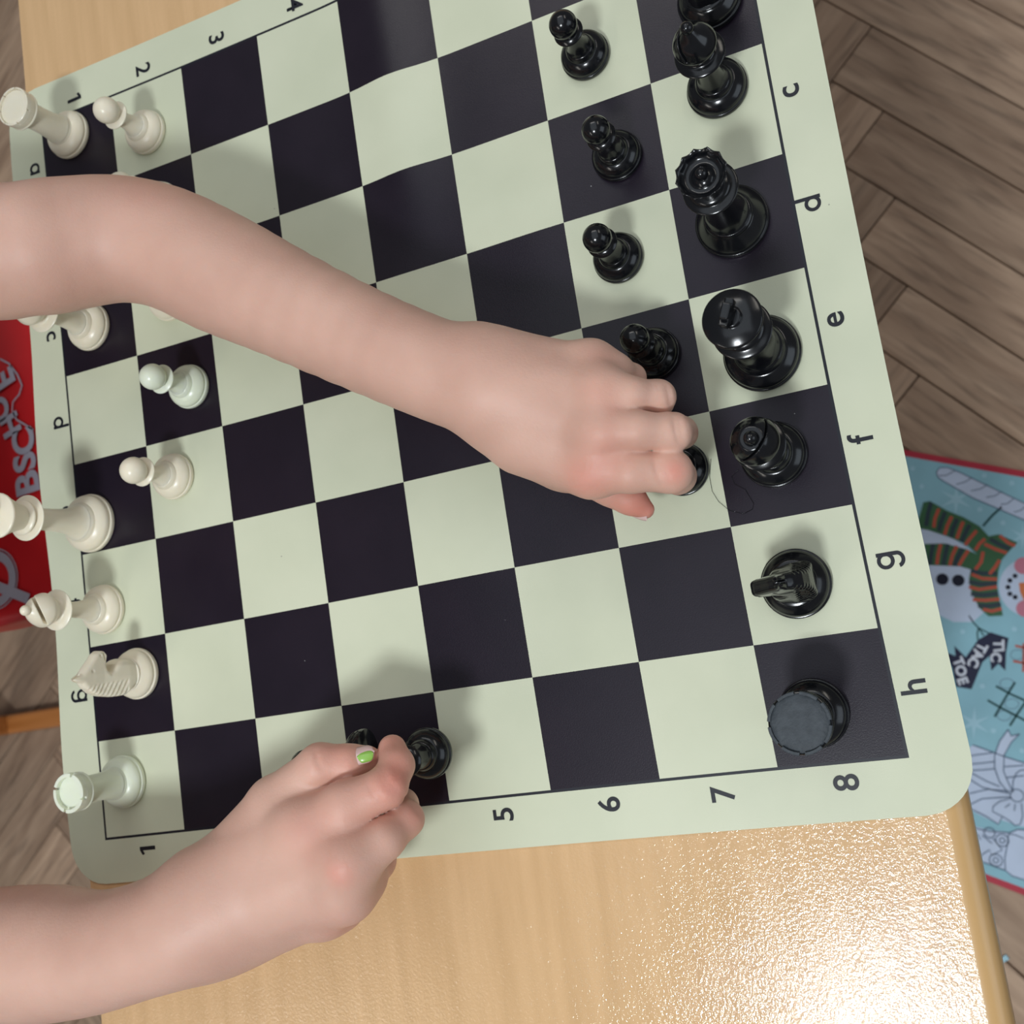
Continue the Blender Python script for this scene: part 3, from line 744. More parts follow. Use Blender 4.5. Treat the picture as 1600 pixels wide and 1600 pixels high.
LW_ = (0.3068,-0.2512,0.0680,0.0175); LW2 = (0.2986,-0.2640,0.0600,0.0158)
IM, MM_, RM, PM = (0.3431,-0.3017,0.0630,0.0093), (0.3514,-0.2872,0.0690,0.0086), (0.3534,-0.2703,0.0680,0.0081), (0.3497,-0.2549,0.0590,0.0075)
left = dict(
    arm=[(-0.20, -0.115, 0.200, 0.040), (-0.10, -0.118, 0.165, 0.038), (0.0689,-0.1364,0.1080,0.0331), (0.0953,-0.1352,0.0920,0.0324), (0.1180,-0.1347,0.0780,0.0311), (0.1417,-0.1441,0.0700,0.0303), (0.1706,-0.1652,0.0680,0.0296), (0.2002,-0.1868,0.0680,0.0267), (0.2380,-0.2143,0.0680,0.0240), (0.2705,-0.2365,0.0680,0.0227), (0.2908,-0.2491,0.0670,0.0223), (0.3063,-0.2580,0.0660,0.0209)],
    palm=[((0.3026,-0.2424,0.0660,0.0148), PM), ((0.3070,-0.2516,0.0700,0.0163), RM), ((0.3075,-0.2619,0.0700,0.0162), MM_), ((0.3035,-0.2702,0.0640,0.0147), IM), (IM, MM_), (MM_, RM), (RM, PM)],
    fingers=[[IM, (0.3605,-0.3062,0.0660,0.0085), (0.3761,-0.3088,0.0600,0.0085), (0.3743,-0.3083,0.0410,0.0072), (0.3704,-0.3084,0.0270,0.0063)],
             [MM_, (0.3675,-0.2906,0.0710,0.0076), (0.3800,-0.2931,0.0630,0.0077), (0.3794,-0.2905,0.0440,0.0066), (0.3772,-0.2892,0.0300,0.0060)],
             [RM, (0.3669,-0.2745,0.0690,0.0066), (0.3762,-0.2766,0.0600,0.0067), (0.3718,-0.2747,0.0420,0.0059), (0.3660,-0.2735,0.0290,0.0055)],
             [PM, (0.3596,-0.2599,0.0560,0.0061), (0.3625,-0.2619,0.0450,0.0056), (0.3578,-0.2613,0.0320,0.0049), (0.3517,-0.2604,0.0220,0.0044)]],
    thumb=[(0.3046,-0.2707,0.0560,0.0138), (0.3248,-0.2939,0.0460,0.0103), (0.3423,-0.3074,0.0370,0.0071), (0.3492,-0.3129,0.0330,0.0066), (0.3540,-0.3182,0.0290,0.0043)],
    web=[(0.3123,-0.2813,0.0560,0.0148), (0.3283,-0.2933,0.0550,0.0118)],
    creases=[((0.3725,-0.3089,0.0680), (1, 0.1, 0.0), 0.008, 0.0005), ((0.3749,-0.3094,0.0680), (1, 0.1, 0), 0.008, 0.0004), ((0.3832,-0.2945,0.0700), (1, 0, -0.2), 0.007, 0.0005), ((0.3848,-0.2946,0.0680), (1, 0, -0.3), 0.007, 0.0004), ((0.3821,-0.2790,0.0660), (1, 0.05, -0.3), 0.006, 0.0005)],
    bumps=[((0.3479,-0.3047,0.0740), 0.008, 0.0009), ((0.3553,-0.2892,0.0800), 0.008, 0.0010), ((0.3563,-0.2730,0.0790), 0.007, 0.0010), ((0.3519,-0.2553,0.0680), 0.006, 0.0010)],
    red=[((0.3424,-0.3068,0.0740), 0.011, 0.42), ((0.3801,-0.3106,0.0690), 0.006, 0.6), ((0.3534,-0.3050,0.0740), 0.012, 0.18), ((0.3559,-0.2941,0.0800), 0.009, 0.20), ((0.3572,-0.2732,0.0790), 0.008, 0.20), ((0.3561,-0.2577,0.0680), 0.008, 0.22), ((0.3549,-0.3184,0.0300), 0.014, 0.55), ((0.3486,-0.3130,0.0360), 0.014, 0.35), ((0.3716,-0.2909,0.0300), 0.012, 0.3), ((0.1509,-0.1238,0.0900), 0.02, 0.12), ((0.3615,-0.2816,0.0780), 0.004, 0.15)])
IM, MM_, RM, PM = (0.1887,-0.4350,0.0820,0.0114), (0.2127,-0.4502,0.0840,0.0105), (0.2052,-0.4647,0.0780,0.0095), (0.1851,-0.4758,0.0660,0.0084)
right = dict(
    arm=[(-0.20, -0.33, 0.190, 0.040), (-0.12, -0.44, 0.110, 0.038), (-0.055, -0.490, 0.074, 0.036), (-0.0084,-0.4848,0.0740,0.0335), (0.0308,-0.4835,0.0780,0.0318), (0.0628,-0.4833,0.0810,0.0278), (0.0939,-0.4786,0.0820,0.0260), (0.1214,-0.4723,0.0800,0.0274), (0.1356,-0.4669,0.0760,0.0273)],
    palm=[((0.1259,-0.4581,0.0740,0.0187), IM), ((0.1340,-0.4653,0.0760,0.0196), MM_), ((0.1332,-0.4750,0.0720,0.0185), RM), ((0.1237,-0.4849,0.0640,0.0171), PM), (IM, MM_), (MM_, RM), (RM, PM)],
    fingers=[[IM, (0.2126,-0.4272,0.0810,0.0107), (0.2314,-0.4218,0.0760,0.0087), (0.2333,-0.4137,0.0680,0.0074), (0.2286,-0.4066,0.0620,0.0064)],
             [MM_, (0.2279,-0.4436,0.0780,0.0086), (0.2330,-0.4375,0.0660,0.0077), (0.2229,-0.4332,0.0500,0.0071), (0.2048,-0.4283,0.0340,0.0062)],
             [RM, (0.2102,-0.4610,0.0680,0.0088), (0.2099,-0.4561,0.0560,0.0079), (0.2031,-0.4503,0.0440,0.0069), (0.1926,-0.4457,0.0360,0.0062)],
             [PM, (0.1910,-0.4759,0.0580,0.0079), (0.1910,-0.4720,0.0480,0.0072), (0.1859,-0.4652,0.0380,0.0061), (0.1773,-0.4590,0.0320,0.0056)]],
    thumb=[(0.1329,-0.4521,0.0700,0.0157), (0.1708,-0.4239,0.0740,0.0123), (0.1974,-0.4092,0.0740,0.0095), (0.2100,-0.4102,0.0700,0.0081), (0.2168,-0.4099,0.0650,0.0064)],
    web=[(0.1506,-0.4445,0.0700,0.0143), (0.1723,-0.4284,0.0720,0.0118), (0.1920,-0.4187,0.0680,0.0076)],
    creases=[((0.2350,-0.4196,0.0850), (0.9, 0.55, 0.1), 0.008, 0.0003), ((0.2368,-0.4190,0.0830), (0.9, 0.55, 0), 0.008, 0.0003), ((0.2303,-0.4228,0.0860), (0.9, 0.5, 0.1), 0.007, 0.0003), ((0.2407,-0.4321,0.0720), (0.8, 0.5, -0.3), 0.007, 0.0005), ((0.2018,-0.4056,0.0830), (1, 0.4, 0), 0.006, 0.0003)],
    bumps=[((0.1973,-0.4321,0.0940), 0.009, 0.0008), ((0.2186,-0.4498,0.0960), 0.008, 0.0012), ((0.2147,-0.4647,0.0880), 0.008, 0.0010)],
    red=[((0.2157,-0.4523,0.0960), 0.006, 0.55), ((0.2009,-0.4349,0.0950), 0.014, 0.26), ((0.2385,-0.4217,0.0840), 0.010, 0.35), ((0.2226,-0.4248,0.0860), 0.016, 0.20), ((0.2413,-0.4142,0.0780), 0.010, 0.45), ((0.2312,-0.4050,0.0660), 0.010, 0.45), ((0.2433,-0.4359,0.0720), 0.008, 0.45), ((0.2143,-0.4061,0.0760), 0.012, 0.28), ((0.2042,-0.4011,0.0800), 0.010, 0.2), ((0.2031,-0.4789,0.0700), 0.016, 0.30), ((0.2097,-0.4575,0.0560), 0.014, 0.3)])
VS = 0.0010
lv, lq = implicit(arm_fn(left), (-0.10, -0.36, 0.004), (0.408, -0.055, 0.200), VS)
rv, rq = implicit(arm_fn(right), (-0.10, -0.545, 0.004), (0.262, -0.37, 0.155), VS)

# torso, head and legs, coarse: the player sits at the table's left side, outside the frame
body_segs = [
    [(-0.205, -0.115, 0.195, 0.045), (-0.10, -0.118, 0.165, 0.040)],
    [(-0.205, -0.330, 0.188, 0.045), (-0.12, -0.44, 0.110, 0.038), (-0.065, -0.485, 0.076, 0.034)],
    [(-0.22, -0.14, 0.19, 0.055), (-0.22, -0.31, 0.185, 0.055)],
    [(-0.25, -0.18, 0.14, 0.09), (-0.49, -0.07, -0.20, 0.085)], [(-0.25, -0.27, 0.14, 0.09), (-0.49, -0.14, -0.20, 0.085)],
    [(-0.20, -0.225, 0.22, 0.045), (-0.16, -0.225, 0.29, 0.042)],
    [(-0.46, -0.05, -0.262, 0.056), (-0.10, -0.03, -0.265, 0.046), (-0.12, -0.03, -0.64, 0.036)],
    [(-0.46, -0.16, -0.262, 0.056), (-0.10, -0.15, -0.265, 0.046), (-0.12, -0.15, -0.64, 0.036)]]
def head_fn(P):
    q = (P - np.array((-0.135, -0.225, 0.375))) / np.array((0.092, 0.074, 0.108))
    d = (np.linalg.norm(q, axis=1) - 1) * 0.085
    d = smin(d, rcone(P, (-0.075, -0.225, 0.325, 0.030), (-0.085, -0.225, 0.345, 0.04)), 0.03)     # jaw and chin
    d = smin(d, rcone(P, (-0.048, -0.225, 0.385, 0.006), (-0.036, -0.225, 0.364, 0.010)), 0.012)   # nose
    for s in (-1, 1):
        d = smin(d, rcone(P, (-0.140, -0.225 + s * 0.074, 0.385, 0.012), (-0.142, -0.225 + s * 0.076, 0.355, 0.008)), 0.008)
        e = np.linalg.norm((P - np.array((-0.050, -0.225 + s * 0.030, 0.392))) / np.array((1, 1.3, 0.8)), axis=1) - 0.011
        d = np.maximum(d, -e)
        d = smin(d, rcone(P, (-0.052, -0.225 + s * 0.012, 0.336, 0.006), (-0.050, -0.225, 0.337, 0.007)), 0.004)    # lips
    return d
def body_fn(P):
    d = None
    for s in body_segs:
        q = chain(P, s, 0.03); d = q if d is None else smin(d, q, 0.035)
    return smin(d, head_fn(P), 0.02)
bv, bq = implicit(body_fn, (-0.58, -0.56, -0.70), (0.0, 0.02, 0.52), 0.006, slack=0.03, it=3)
V = np.concatenate([lv, rv, bv]); Q = np.concatenate([lq, rq + len(lv), bq + len(lv) + len(rv)])
player = empty('person', (-0.30, -0.225, FZ)); ploc = Vector(player.location)
tag(player, 'person reaching in from the left with two bare arms and a green painted thumbnail', 'person')
me = np_mesh('body', V, Q)
red = np.zeros(len(V), dtype=np.float32)
for spec in (left, right):
    for (c, rr, a) in spec['red']:
        red += a * np.exp(-(np.linalg.norm(V - np.array(c[:3]), axis=1) / rr) ** 2)
atr = me.attributes.new('redness', 'FLOAT', 'POINT'); atr.data.foreach_set('value', red.clip(0, 0.8))
body = link('body', me, MAT['skin'], player); body.location = -ploc
def cloth(name, fn, lo, hi, mat, label):
    v_, q_ = implicit(fn, lo, hi, 0.006, slack=0.03, it=3)
    o = link(name, np_mesh(name, v_, q_), mat, player); o.location = -ploc; o['label'] = label
def shirt_fn(P):
    d = None
    for s in body_segs[:5]:
        q = chain(P, s, 0.03); d = q if d is None else smin(d, q, 0.04)
    d = d - 0.008
    cut = np.maximum(P[:, 0] + 0.135, -(P[:, 2] + 0.26))     # sleeves end short of the elbow
    return np.maximum(d, cut)
def trouser_fn(P):
    d = None
    for s in body_segs[6:]:
        q = chain(P, s, 0.03); d = q if d is None else smin(d, q, 0.035)
    return np.maximum(np.maximum(d - 0.010, P[:, 2] + 0.19), -(P[:, 2] + 0.62))
cloth('shirt', shirt_fn, (-0.60, -0.56, -0.32), (-0.05, 0.02, 0.33), MAT['shirt'], 'grey blue short sleeved shirt')
cloth('trousers', trouser_fn, (-0.60, -0.45, -0.68), (0.0, 0.02, -0.12), MAT['trouser'], 'dark trousers')
def hair_fn(P):
    q = (P - np.array((-0.142, -0.225, 0.385))) / np.array((0.100, 0.083, 0.112))
    d = (np.linalg.norm(q, axis=1) - 1) * 0.09
    return np.maximum(d, np.minimum(P[:, 0] + 0.075, 0.43 - P[:, 2]) * 0.8)
cloth('hair', hair_fn, (-0.26, -0.33, 0.25), (0.0, -0.12, 0.52), MAT['hair'], 'short brown hair')
for y in (-0.03, -0.15):
    sh = lambda P, y=y: np.maximum(chain(P, [(-0.15, y, -0.688, 0.030), (-0.04, y, -0.692, 0.034), (0.02, y, -0.694, 0.026)], 0.02), -(P[:, 2] + 0.7175))
    cloth('shoe', sh, (-0.20, y - 0.06, -0.74), (0.07, y + 0.06, -0.64), MAT['trouser'], 'dark shoe')
for s in (-1, 1):
    eye = link('eye', lathe('eye', [(0.0001, -0.011)] + [(0.011 * math.sin(a), -0.011 * math.cos(a)) for a in [PI * k / 14 for k in range(1, 14)]] + [(0.0001, 0.011)], 24), MAT['eye_white'], player)
    eye.location = Vector((-0.060, -0.225 + s * 0.030, 0.392)) - ploc
    iris = link('iris', lathe('iris', [(0.0001, 0.0), (0.0050, 0.0), (0.0044, 0.0012), (0.0001, 0.0016)], 24), MAT['hair'], player)
    iris.location = Vector((-0.0522, -0.225 + s * 0.030, 0.3855)) - ploc; iris.rotation_euler = (0, PI / 2 + 0.62, 0)
# nails: thin curved shells on the two thumbs
def nail(c, along, normal, L_, W_, mat, name='fingernail', label=None, drop=0.0):
    V = []; F = []; nu, nv = 12, 10
    for i in range(nu + 1):
        for j in range(nv + 1):
            a = -1 + 2 * i / nu; t = -1 + 2 * j / nv
            aa = a; ww = W_ * math.sqrt(max(0, 1 - max(0, abs(a) - 0.35) ** 2 / 0.4225)) ; x = aa * L_
            V.append((x, t * ww, -0.0016 * t * t * (ww / W_) - 0.0004 * a * a))
    for i in range(nu):
        for j in range(nv):
            k = i * (nv + 1) + j; F.append((k, k + nv + 1, k + nv + 2, k + 1))
    me = mesh(name, V, F); o = link(name, me, mat, player)
    z = Vector(normal).normalized(); x = Vector(along); x = (x - z * x.dot(z)).normalized(); y = z.cross(x)
    M = Matrix((x, y, z)).transposed().to_4x4(); M.translation = Vector(c[:3]) - ploc
    o.matrix_local = M
    md = o.modifiers.new('thickness', 'SOLIDIFY'); md.thickness = 0.0005; md.offset = -1
    if label: o['label'] = label
    return o
NR = (0.2175,-0.4075,0.0700)
nail((0.2189,-0.4064,0.0737), (1, 0.12, -0.38), (0.30, 0.42, 0.83), 0.0064, 0.0042, MAT['nail'])
nail((0.2211,-0.4069,0.0736), (1, 0.12, -0.38), (0.30, 0.42, 0.83), 0.0038, 0.0030, MAT['polish'], 'nail_polish', 'bright green nail polish')
nail((0.3502,-0.3211,0.0310), (0.8, -0.55, -0.15), (-0.35, -0.75, 0.55), 0.0048, 0.0035, MAT['nail'])

# ------------------------------------------------------------------ chair under the player
ch = empty('wooden_chair', (-0.66, -0.19, FZ)); cl_ = Vector(ch.location)
tag(ch, 'orange-brown wooden chair, only its floor runner showing left of the table', 'chair')
for nm, sz, c in (('seat', (0.38, 0.32, 0.02), (-0.65, -0.09, -0.352)), ('backrest', (0.02, 0.38, 0.16), (-0.855, -0.09, 0.03)), ('seat_rail', (0.03, 0.55, 0.028), (-0.80, -0.09, -0.377)),
                  ('runner', (0.62, 0.028, 0.026), (-0.72, -0.352, -0.706)), ('runner', (0.62, 0.028, 0.026), (-0.72, 0.172, -0.706)),
                  ('crossbar', (0.026, 0.50, 0.024), (-0.45, -0.09, -0.706)),
                  ('post', (0.03, 0.028, 0.36), (-0.855, -0.352, -0.53)), ('post', (0.03, 0.028, 0.36), (-0.855, 0.172, -0.53)), ('back_post', (0.02, 0.028, 0.48), (-0.855, -0.21, -0.13)), ('back_post', (0.02, 0.028, 0.48), (-0.855, 0.03, -0.13))):
    o = link(nm, bevel_box(nm, *sz, 0.005, 3), MAT['orange_wood'], ch); o.location = Vector(c) - cl_

# ------------------------------------------------------------------ red printed bag on the lap
bag = empty('red_bag', (-0.25, -0.135, -0.19)); bl = Vector(bag.location)
tag(bag, 'shiny red plastic bag with pale lettering below the left edge of the mat', 'bag')
def bag_fn(P):
    q = np.abs(P - np.array((-0.250, -0.135, -0.172))) - np.array((0.125, 0.142, 0.016))
    d = np.linalg.norm(np.maximum(q, 0), axis=1) + np.minimum(q.max(1), 0) - 0.008
    return d + 0.0008 * np.sin(P[:, 0] * 70 + P[:, 1] * 30)
v_, q_ = implicit(bag_fn, (-0.40, -0.30, -0.21), (-0.10, 0.03, -0.13), 0.003, slack=0.02)
o = link('film', np_mesh('film', v_, q_), MAT['red_bag'], bag); o.location = -bl
BZ = -0.1465
def flat_poly(name, pts, z, mat, parent, off, th=0.0, label=None):
    bm = bmesh.new(); vs = [bm.verts.new((x, y, z)) for x, y in pts]; f = bm.faces.new(vs)
    bmesh.ops.triangulate(bm, faces=[f]); bmesh.ops.recalc_face_normals(bm, faces=bm.faces)
    if sum(f.normal.z * f.calc_area() for f in bm.faces) < 0: bmesh.ops.reverse_faces(bm, faces=bm.faces[:])
    me = bpy.data.meshes.new(name); bm.to_mesh(me); bm.free()
    o = link(name, me, mat, parent); o.location = -off
    if label: o['label'] = label
    return o
def stroke(pts, w_):
    """closed outline of a polyline drawn w_ wide."""
    L_, R2 = [], []
    for i, (x, y) in enumerate(pts):
        x0, y0 = pts[max(i - 1, 0)]; x1, y1 = pts[min(i + 1, len(pts) - 1)]
        dx, dy = x1 - x0, y1 - y0; l = math.hypot(dx, dy) or 1; nx, ny = -dy / l * w_ / 2, dx / l * w_ / 2
        L_.append((x + nx, y + ny)); R2.append((x - nx, y - ny))
    return L_ + R2[::-1]
def strokes(name, lines, w_, z, mat, parent, off):
    V = []; F = []
    for pts in lines:
        s = stroke(pts, w_); n = len(pts); b0 = len(V); V += [(x, y, z) for x, y in s]
        for i in range(n - 1): F.append((b0 + 2 * n - 1 - i, b0 + 2 * n - 2 - i, b0 + i + 1, b0 + i))
    me = mesh(name, V, F, False); o = link(name, me, mat, parent); o.location = -off; return o
def place_text(s, c, size, rz, z, mat, parent, off, bold=0.0, name='printed_letter'):
    o = link(name, text_mesh(s, size, bold), mat, parent); o.location = Vector((c[0], c[1], z)) - off; o.rotation_euler = (0, 0, rz); return o
for s, c, sz in (('B', [(-0.1919,-0.1763)][0], 0.034), ('S', [(-0.1927,-0.1593)][0], 0.032), ('C', [(-0.1921,-0.1424)][0], 0.031), ('H', [(-0.2042,-0.1258)][0], 0.026), ('O', [(-0.2146,-0.1105)][0], 0.026), ('E', [(-0.2069,-0.0863)][0], 0.030)):
    place_text(s, c, sz, PI / 2 + (0.25 if s in 'HE' else 0.05), BZ, MAT['silver_print'], bag, bl, 0.0011)
strokes('printed_outline', [[(-0.2092,-0.0688),(-0.1999,-0.0750),(-0.1920,-0.0862),(-0.1882,-0.0963),(-0.1918,-0.1030),(-0.1994,-0.1076),(-0.2009,-0.1148),(-0.1969,-0.1232),(-0.1879,-0.1296),(-0.1803,-0.1355)]], 0.0014, BZ, MAT['silver_print'], bag, bl)
cc = [(-0.2349,-0.2474)][0]
def ring_pts(c, r, a0, a1, n=24): return [(c[0] + r * math.cos(a0 + (a1 - a0) * k / n), c[1] + r * math.sin(a0 + (a1 - a0) * k / n)) for k in range(n + 1)]
strokes('printed_emblem', [ring_pts(cc, 0.019, -1.8, 1.9)], 0.0075, BZ, MAT['silver_print'], bag, bl)
strokes('printed_emblem', [ring_pts(cc, 0.0245, -1.8, 1.9)], 0.0010, BZ, MAT['silver_print'], bag, bl)
strokes('printed_emblem', [[(-0.2502,-0.2448),(-0.2301,-0.2550),(-0.2006,-0.2691)]], 0.0085, BZ + 0.0002, MAT['silver_print'], bag, bl)

# ------------------------------------------------------------------ Christmas activity board on the floor
SZ_ = -0.7165
board = empty('activity_board', (0.55, -0.43, FZ)); bo = Vector(board.location)
tag(board, 'pale blue Christmas activity board with a snowman and tic tac toe on the floor', 'game board')
def prt(name, c1, rough=0.5): return plain(name, c1, rough, tuple(x * 0.9 for x in c1), 25, Specular_IOR_Level=0.2)
MB_ = prt('sheet_blue', (0.27, 0.51, 0.60)); MW = prt('sheet_white', (0.53, 0.62, 0.78)); MR = prt('sheet_red', (0.46, 0.035, 0.06)); MG = prt('sheet_green', (0.045, 0.13, 0.06)); MDG = prt('sheet_dark_green', (0.006, 0.055, 0.055))
MN = prt('sheet_navy', (0.012, 0.014, 0.045)); MO = prt('sheet_orange', (0.62, 0.19, 0.07)); MP = prt('sheet_pink', (0.55, 0.20, 0.27)); ML = prt('sheet_line', (0.12, 0.17, 0.26)); MS = prt('sheet_stripe', (0.48, 0.09, 0.055)); MBL = prt('sheet_black', (0.008, 0.01, 0.025)); MSN = prt('sheet_snow', (0.37, 0.60, 0.70)); MGR = prt('sheet_slate', (0.030, 0.050, 0.065)); MWL = prt('sheet_letter', (0.62, 0.66, 0.74))
c00, c01 = [(0.4359,-0.2121),(0.5720,-0.2698)]; c10, c11 = [(0.3939,-0.6388),(0.4894,-0.6859)]
# board rectangle (its far side lies outside the frame)
A0 = Vector(c00 + (0,)); dX = (Vector(c01 + (0,)) - A0).normalized(); 
B0 = Vector(c10 + (0,)); dX2 = (Vector(c11 + (0,)) - B0).normalized()
corners = [A0, A0 + dX * 0.40, B0 + dX2 * 0.40, B0]
bm = bmesh.new(); vs = [bm.verts.new((c.x, c.y, SZ_ - 0.0006)) for c in corners]; f = bm.faces.new(vs)
r = bmesh.ops.extrude_face_region(bm, geom=[f]); bmesh.ops.translate(bm, vec=(0, 0, -0.0026), verts=[v for v in r['geom'] if isinstance(v, bmesh.types.BMVert)])
bmesh.ops.recalc_face_normals(bm, faces=bm.faces)
me = bpy.data.meshes.new('red_backing'); bm.to_mesh(me); bm.free(); o = link('red_backing', me, MR, board); o.location = -bo; o['label'] = 'red border edge'
cen = sum(corners, Vector()) / 4
nA = Vector((dX.y, -dX.x, 0)); nB = Vector((-dX2.y, dX2.x, 0)); ins = 0.0065
c2 = [corners[0] + nA * ins, corners[1] + nA * ins, corners[2] + nB * ins, corners[3] + nB * ins]
flat_poly('printed_sheet', [(c.x, c.y) for c in c2], SZ_ - 0.0004, MB_, board, bo)
z1, z2, z3, z4 = SZ_ - 0.0001, SZ_ + 0.0002, SZ_ + 0.0005, SZ_ + 0.0008
def fp(pts, z, mat, nm='printed_shape'): return flat_poly(nm, pts, z, mat, board, bo)
# candy cane
fp([(0.4684,-0.2448),(0.4723,-0.2408),(0.4798,-0.2417),(0.4908,-0.2495),(0.5228,-0.2757),(0.5642,-0.3091),(0.5613,-0.3236),(0.5193,-0.2937),(0.4978,-0.2780),(0.4739,-0.2555),(0.4687,-0.2496)], z1, MW)
strokes('printed_line', [[(0.4684,-0.2448),(0.4723,-0.2408),(0.4798,-0.2417),(0.4908,-0.2495),(0.5228,-0.2757),(0.5642,-0.3091)], [(0.4684,-0.2448),(0.4692,-0.2504),(0.4739,-0.2555),(0.4978,-0.2780),(0.5193,-0.2937),(0.5610,-0.3249)], [(0.4702,-0.2486),(0.4769,-0.2500),(0.4870,-0.2466)], [(0.4848,-0.2612),(0.4937,-0.2603),(0.5012,-0.2571)], [(0.4974,-0.2705),(0.5067,-0.2704),(0.5141,-0.2672)], [(0.5104,-0.2799),(0.5183,-0.2801),(0.5262,-0.2770)], [(0.5225,-0.2897),(0.5285,-0.2902),(0.5353,-0.2862)], [(0.5327,-0.2997),(0.5387,-0.2995),(0.5455,-0.2955)]], 0.0009, z2, ML, board, bo)
# stick arm
strokes('printed_line', [[(0.5226,-0.2924),(0.5120,-0.2997),(0.5017,-0.3084)]], 0.0022, z1, MDG, board, bo)
# snow drift and the snowman's body and head
fp([(0.4404,-0.2872),(0.4467,-0.2980),(0.4665,-0.3106),(0.4872,-0.3326),(0.4955,-0.3527),(0.4983,-0.3697),(0.4910,-0.3916),(0.4734,-0.4034),(0.4554,-0.4006),(0.4362,-0.3863),(0.4313,-0.3619),(0.4277,-0.3137)], z1, MW)
hc = [(0.5340,-0.3777)][0]; he = [(0.5044,-0.3727)][0]; hr = math.hypot(hc[0] - he[0], hc[1] - he[1])
fp([(hc[0] + hr * 1.22 * math.cos(a), hc[1] + hr * 1.22 * math.sin(a)) for a in [2 * PI * k / 48 for k in range(48)]], z1 + 0.0001, MB_)
fp([(hc[0] + hr * math.cos(a), hc[1] + hr * math.sin(a)) for a in [2 * PI * k / 48 for k in range(48)]], z2, MW)
def dot(c, r_, z, mat, n=20): fp([(c[0] + r_ * math.cos(2 * PI * k / n), c[1] + r_ * math.sin(2 * PI * k / n)) for k in range(n)], z, mat, 'printed_dot')
for c in [(0.4531,-0.3555),(0.4680,-0.3593)]: dot(c, 0.0060, z3, MBL)
for c in [(0.5213,-0.3637),(0.5157,-0.3674),(0.5127,-0.3738),(0.5131,-0.3807),(0.5172,-0.3847)]: dot(c, 0.0024, z3, MBL, 12)
dot([(0.5308,-0.3549)][0], 0.0085, z3, MP); dot([(0.5242,-0.3976)][0], 0.0085, z3, MP)
fp([(0.5234,-0.3713),(0.5316,-0.3720),(0.5500,-0.3803),(0.5479,-0.3910),(0.5272,-0.3941),(0.5246,-0.3892),(0.5228,-0.3804)], z4, MO)
# scarf
fp([(0.4383,-0.2985),(0.4501,-0.2733),(0.4566,-0.2732),(0.4711,-0.2864),(0.4850,-0.2958),(0.4982,-0.3078),(0.5050,-0.3198),(0.5142,-0.3195),(0.5301,-0.3310),(0.5216,-0.3374),(0.5121,-0.3457),(0.5070,-0.3567),(0.5030,-0.3705),(0.5023,-0.3869),(0.5025,-0.4013),(0.4894,-0.3999),(0.4821,-0.3902),(0.4781,-0.3730),(0.4782,-0.3597),(0.4819,-0.3503),(0.4723,-0.3453),(0.4573,-0.3420),(0.4421,-0.3387),(0.4426,-0.3164),(0.4617,-0.3192),(0.4817,-0.3289),(0.4913,-0.3366),(0.4827,-0.3237),(0.4661,-0.3126),(0.4490,-0.3026)], z2 + 0.0001, MG)
strokes('printed_stripe', [[(0.4636,-0.2828),(0.4580,-0.2920),(0.4551,-0.3010)], [(0.4743,-0.2931),(0.4681,-0.3021),(0.4639,-0.3108)], [(0.4841,-0.3004),(0.4786,-0.3095),(0.4747,-0.3168)], [(0.4949,-0.3119),(0.4867,-0.3191),(0.4812,-0.3248)], [(0.5010,-0.3217),(0.4946,-0.3259),(0.4898,-0.3317)], [(0.4733,-0.3240),(0.4672,-0.3330),(0.4627,-0.3430)], [(0.4832,-0.3305),(0.4769,-0.3374),(0.4712,-0.3445)], [(0.4585,-0.3193),(0.4540,-0.3293),(0.4508,-0.3396)], [(0.4994,-0.3267),(0.5084,-0.3337),(0.5182,-0.3395)], [(0.5152,-0.3210),(0.5214,-0.3294),(0.5272,-0.3338)], [(0.4967,-0.3343),(0.4929,-0.3443),(0.4860,-0.3511)], [(0.5104,-0.3453),(0.5049,-0.3517),(0.4982,-0.3578)], [(0.4816,-0.3550),(0.4908,-0.3612),(0.5043,-0.3641)], [(0.4767,-0.3675),(0.4857,-0.3716),(0.5028,-0.3718)], [(0.4778,-0.3809),(0.4895,-0.3835),(0.5028,-0.3843)], [(0.4854,-0.3921),(0.4933,-0.3953),(0.5027,-0.3941)]], 0.0033, z3, MS, board, bo)
strokes('printed_stripe', [[(0.4575,-0.2748),(0.4522,-0.2861),(0.4479,-0.2983)], [(0.4691,-0.2873),(0.4627,-0.2977),(0.4592,-0.3058)], [(0.4792,-0.2967),(0.4731,-0.3057),(0.4696,-0.3139)], [(0.4895,-0.3048),(0.4827,-0.3143),(0.4783,-0.3209)], [(0.4512,-0.3179),(0.4473,-0.3281),(0.4441,-0.3384)], [(0.4652,-0.3205),(0.4608,-0.3305),(0.4568,-0.3413)], [(0.4782,-0.3276),(0.4715,-0.3365),(0.4670,-0.3437)], [(0.5057,-0.3226),(0.5124,-0.3291),(0.5219,-0.3361)], [(0.4816,-0.3516),(0.4924,-0.3561),(0.5054,-0.3584)], [(0.4777,-0.3623),(0.4891,-0.3669),(0.5035,-0.3680)], [(0.4771,-0.3748),(0.4894,-0.3782),(0.5027,-0.3784)], [(0.4814,-0.3875),(0.4914,-0.3897),(0.5029,-0.3896)]], 0.0042, z3 - 0.0001, MGR, board, bo)
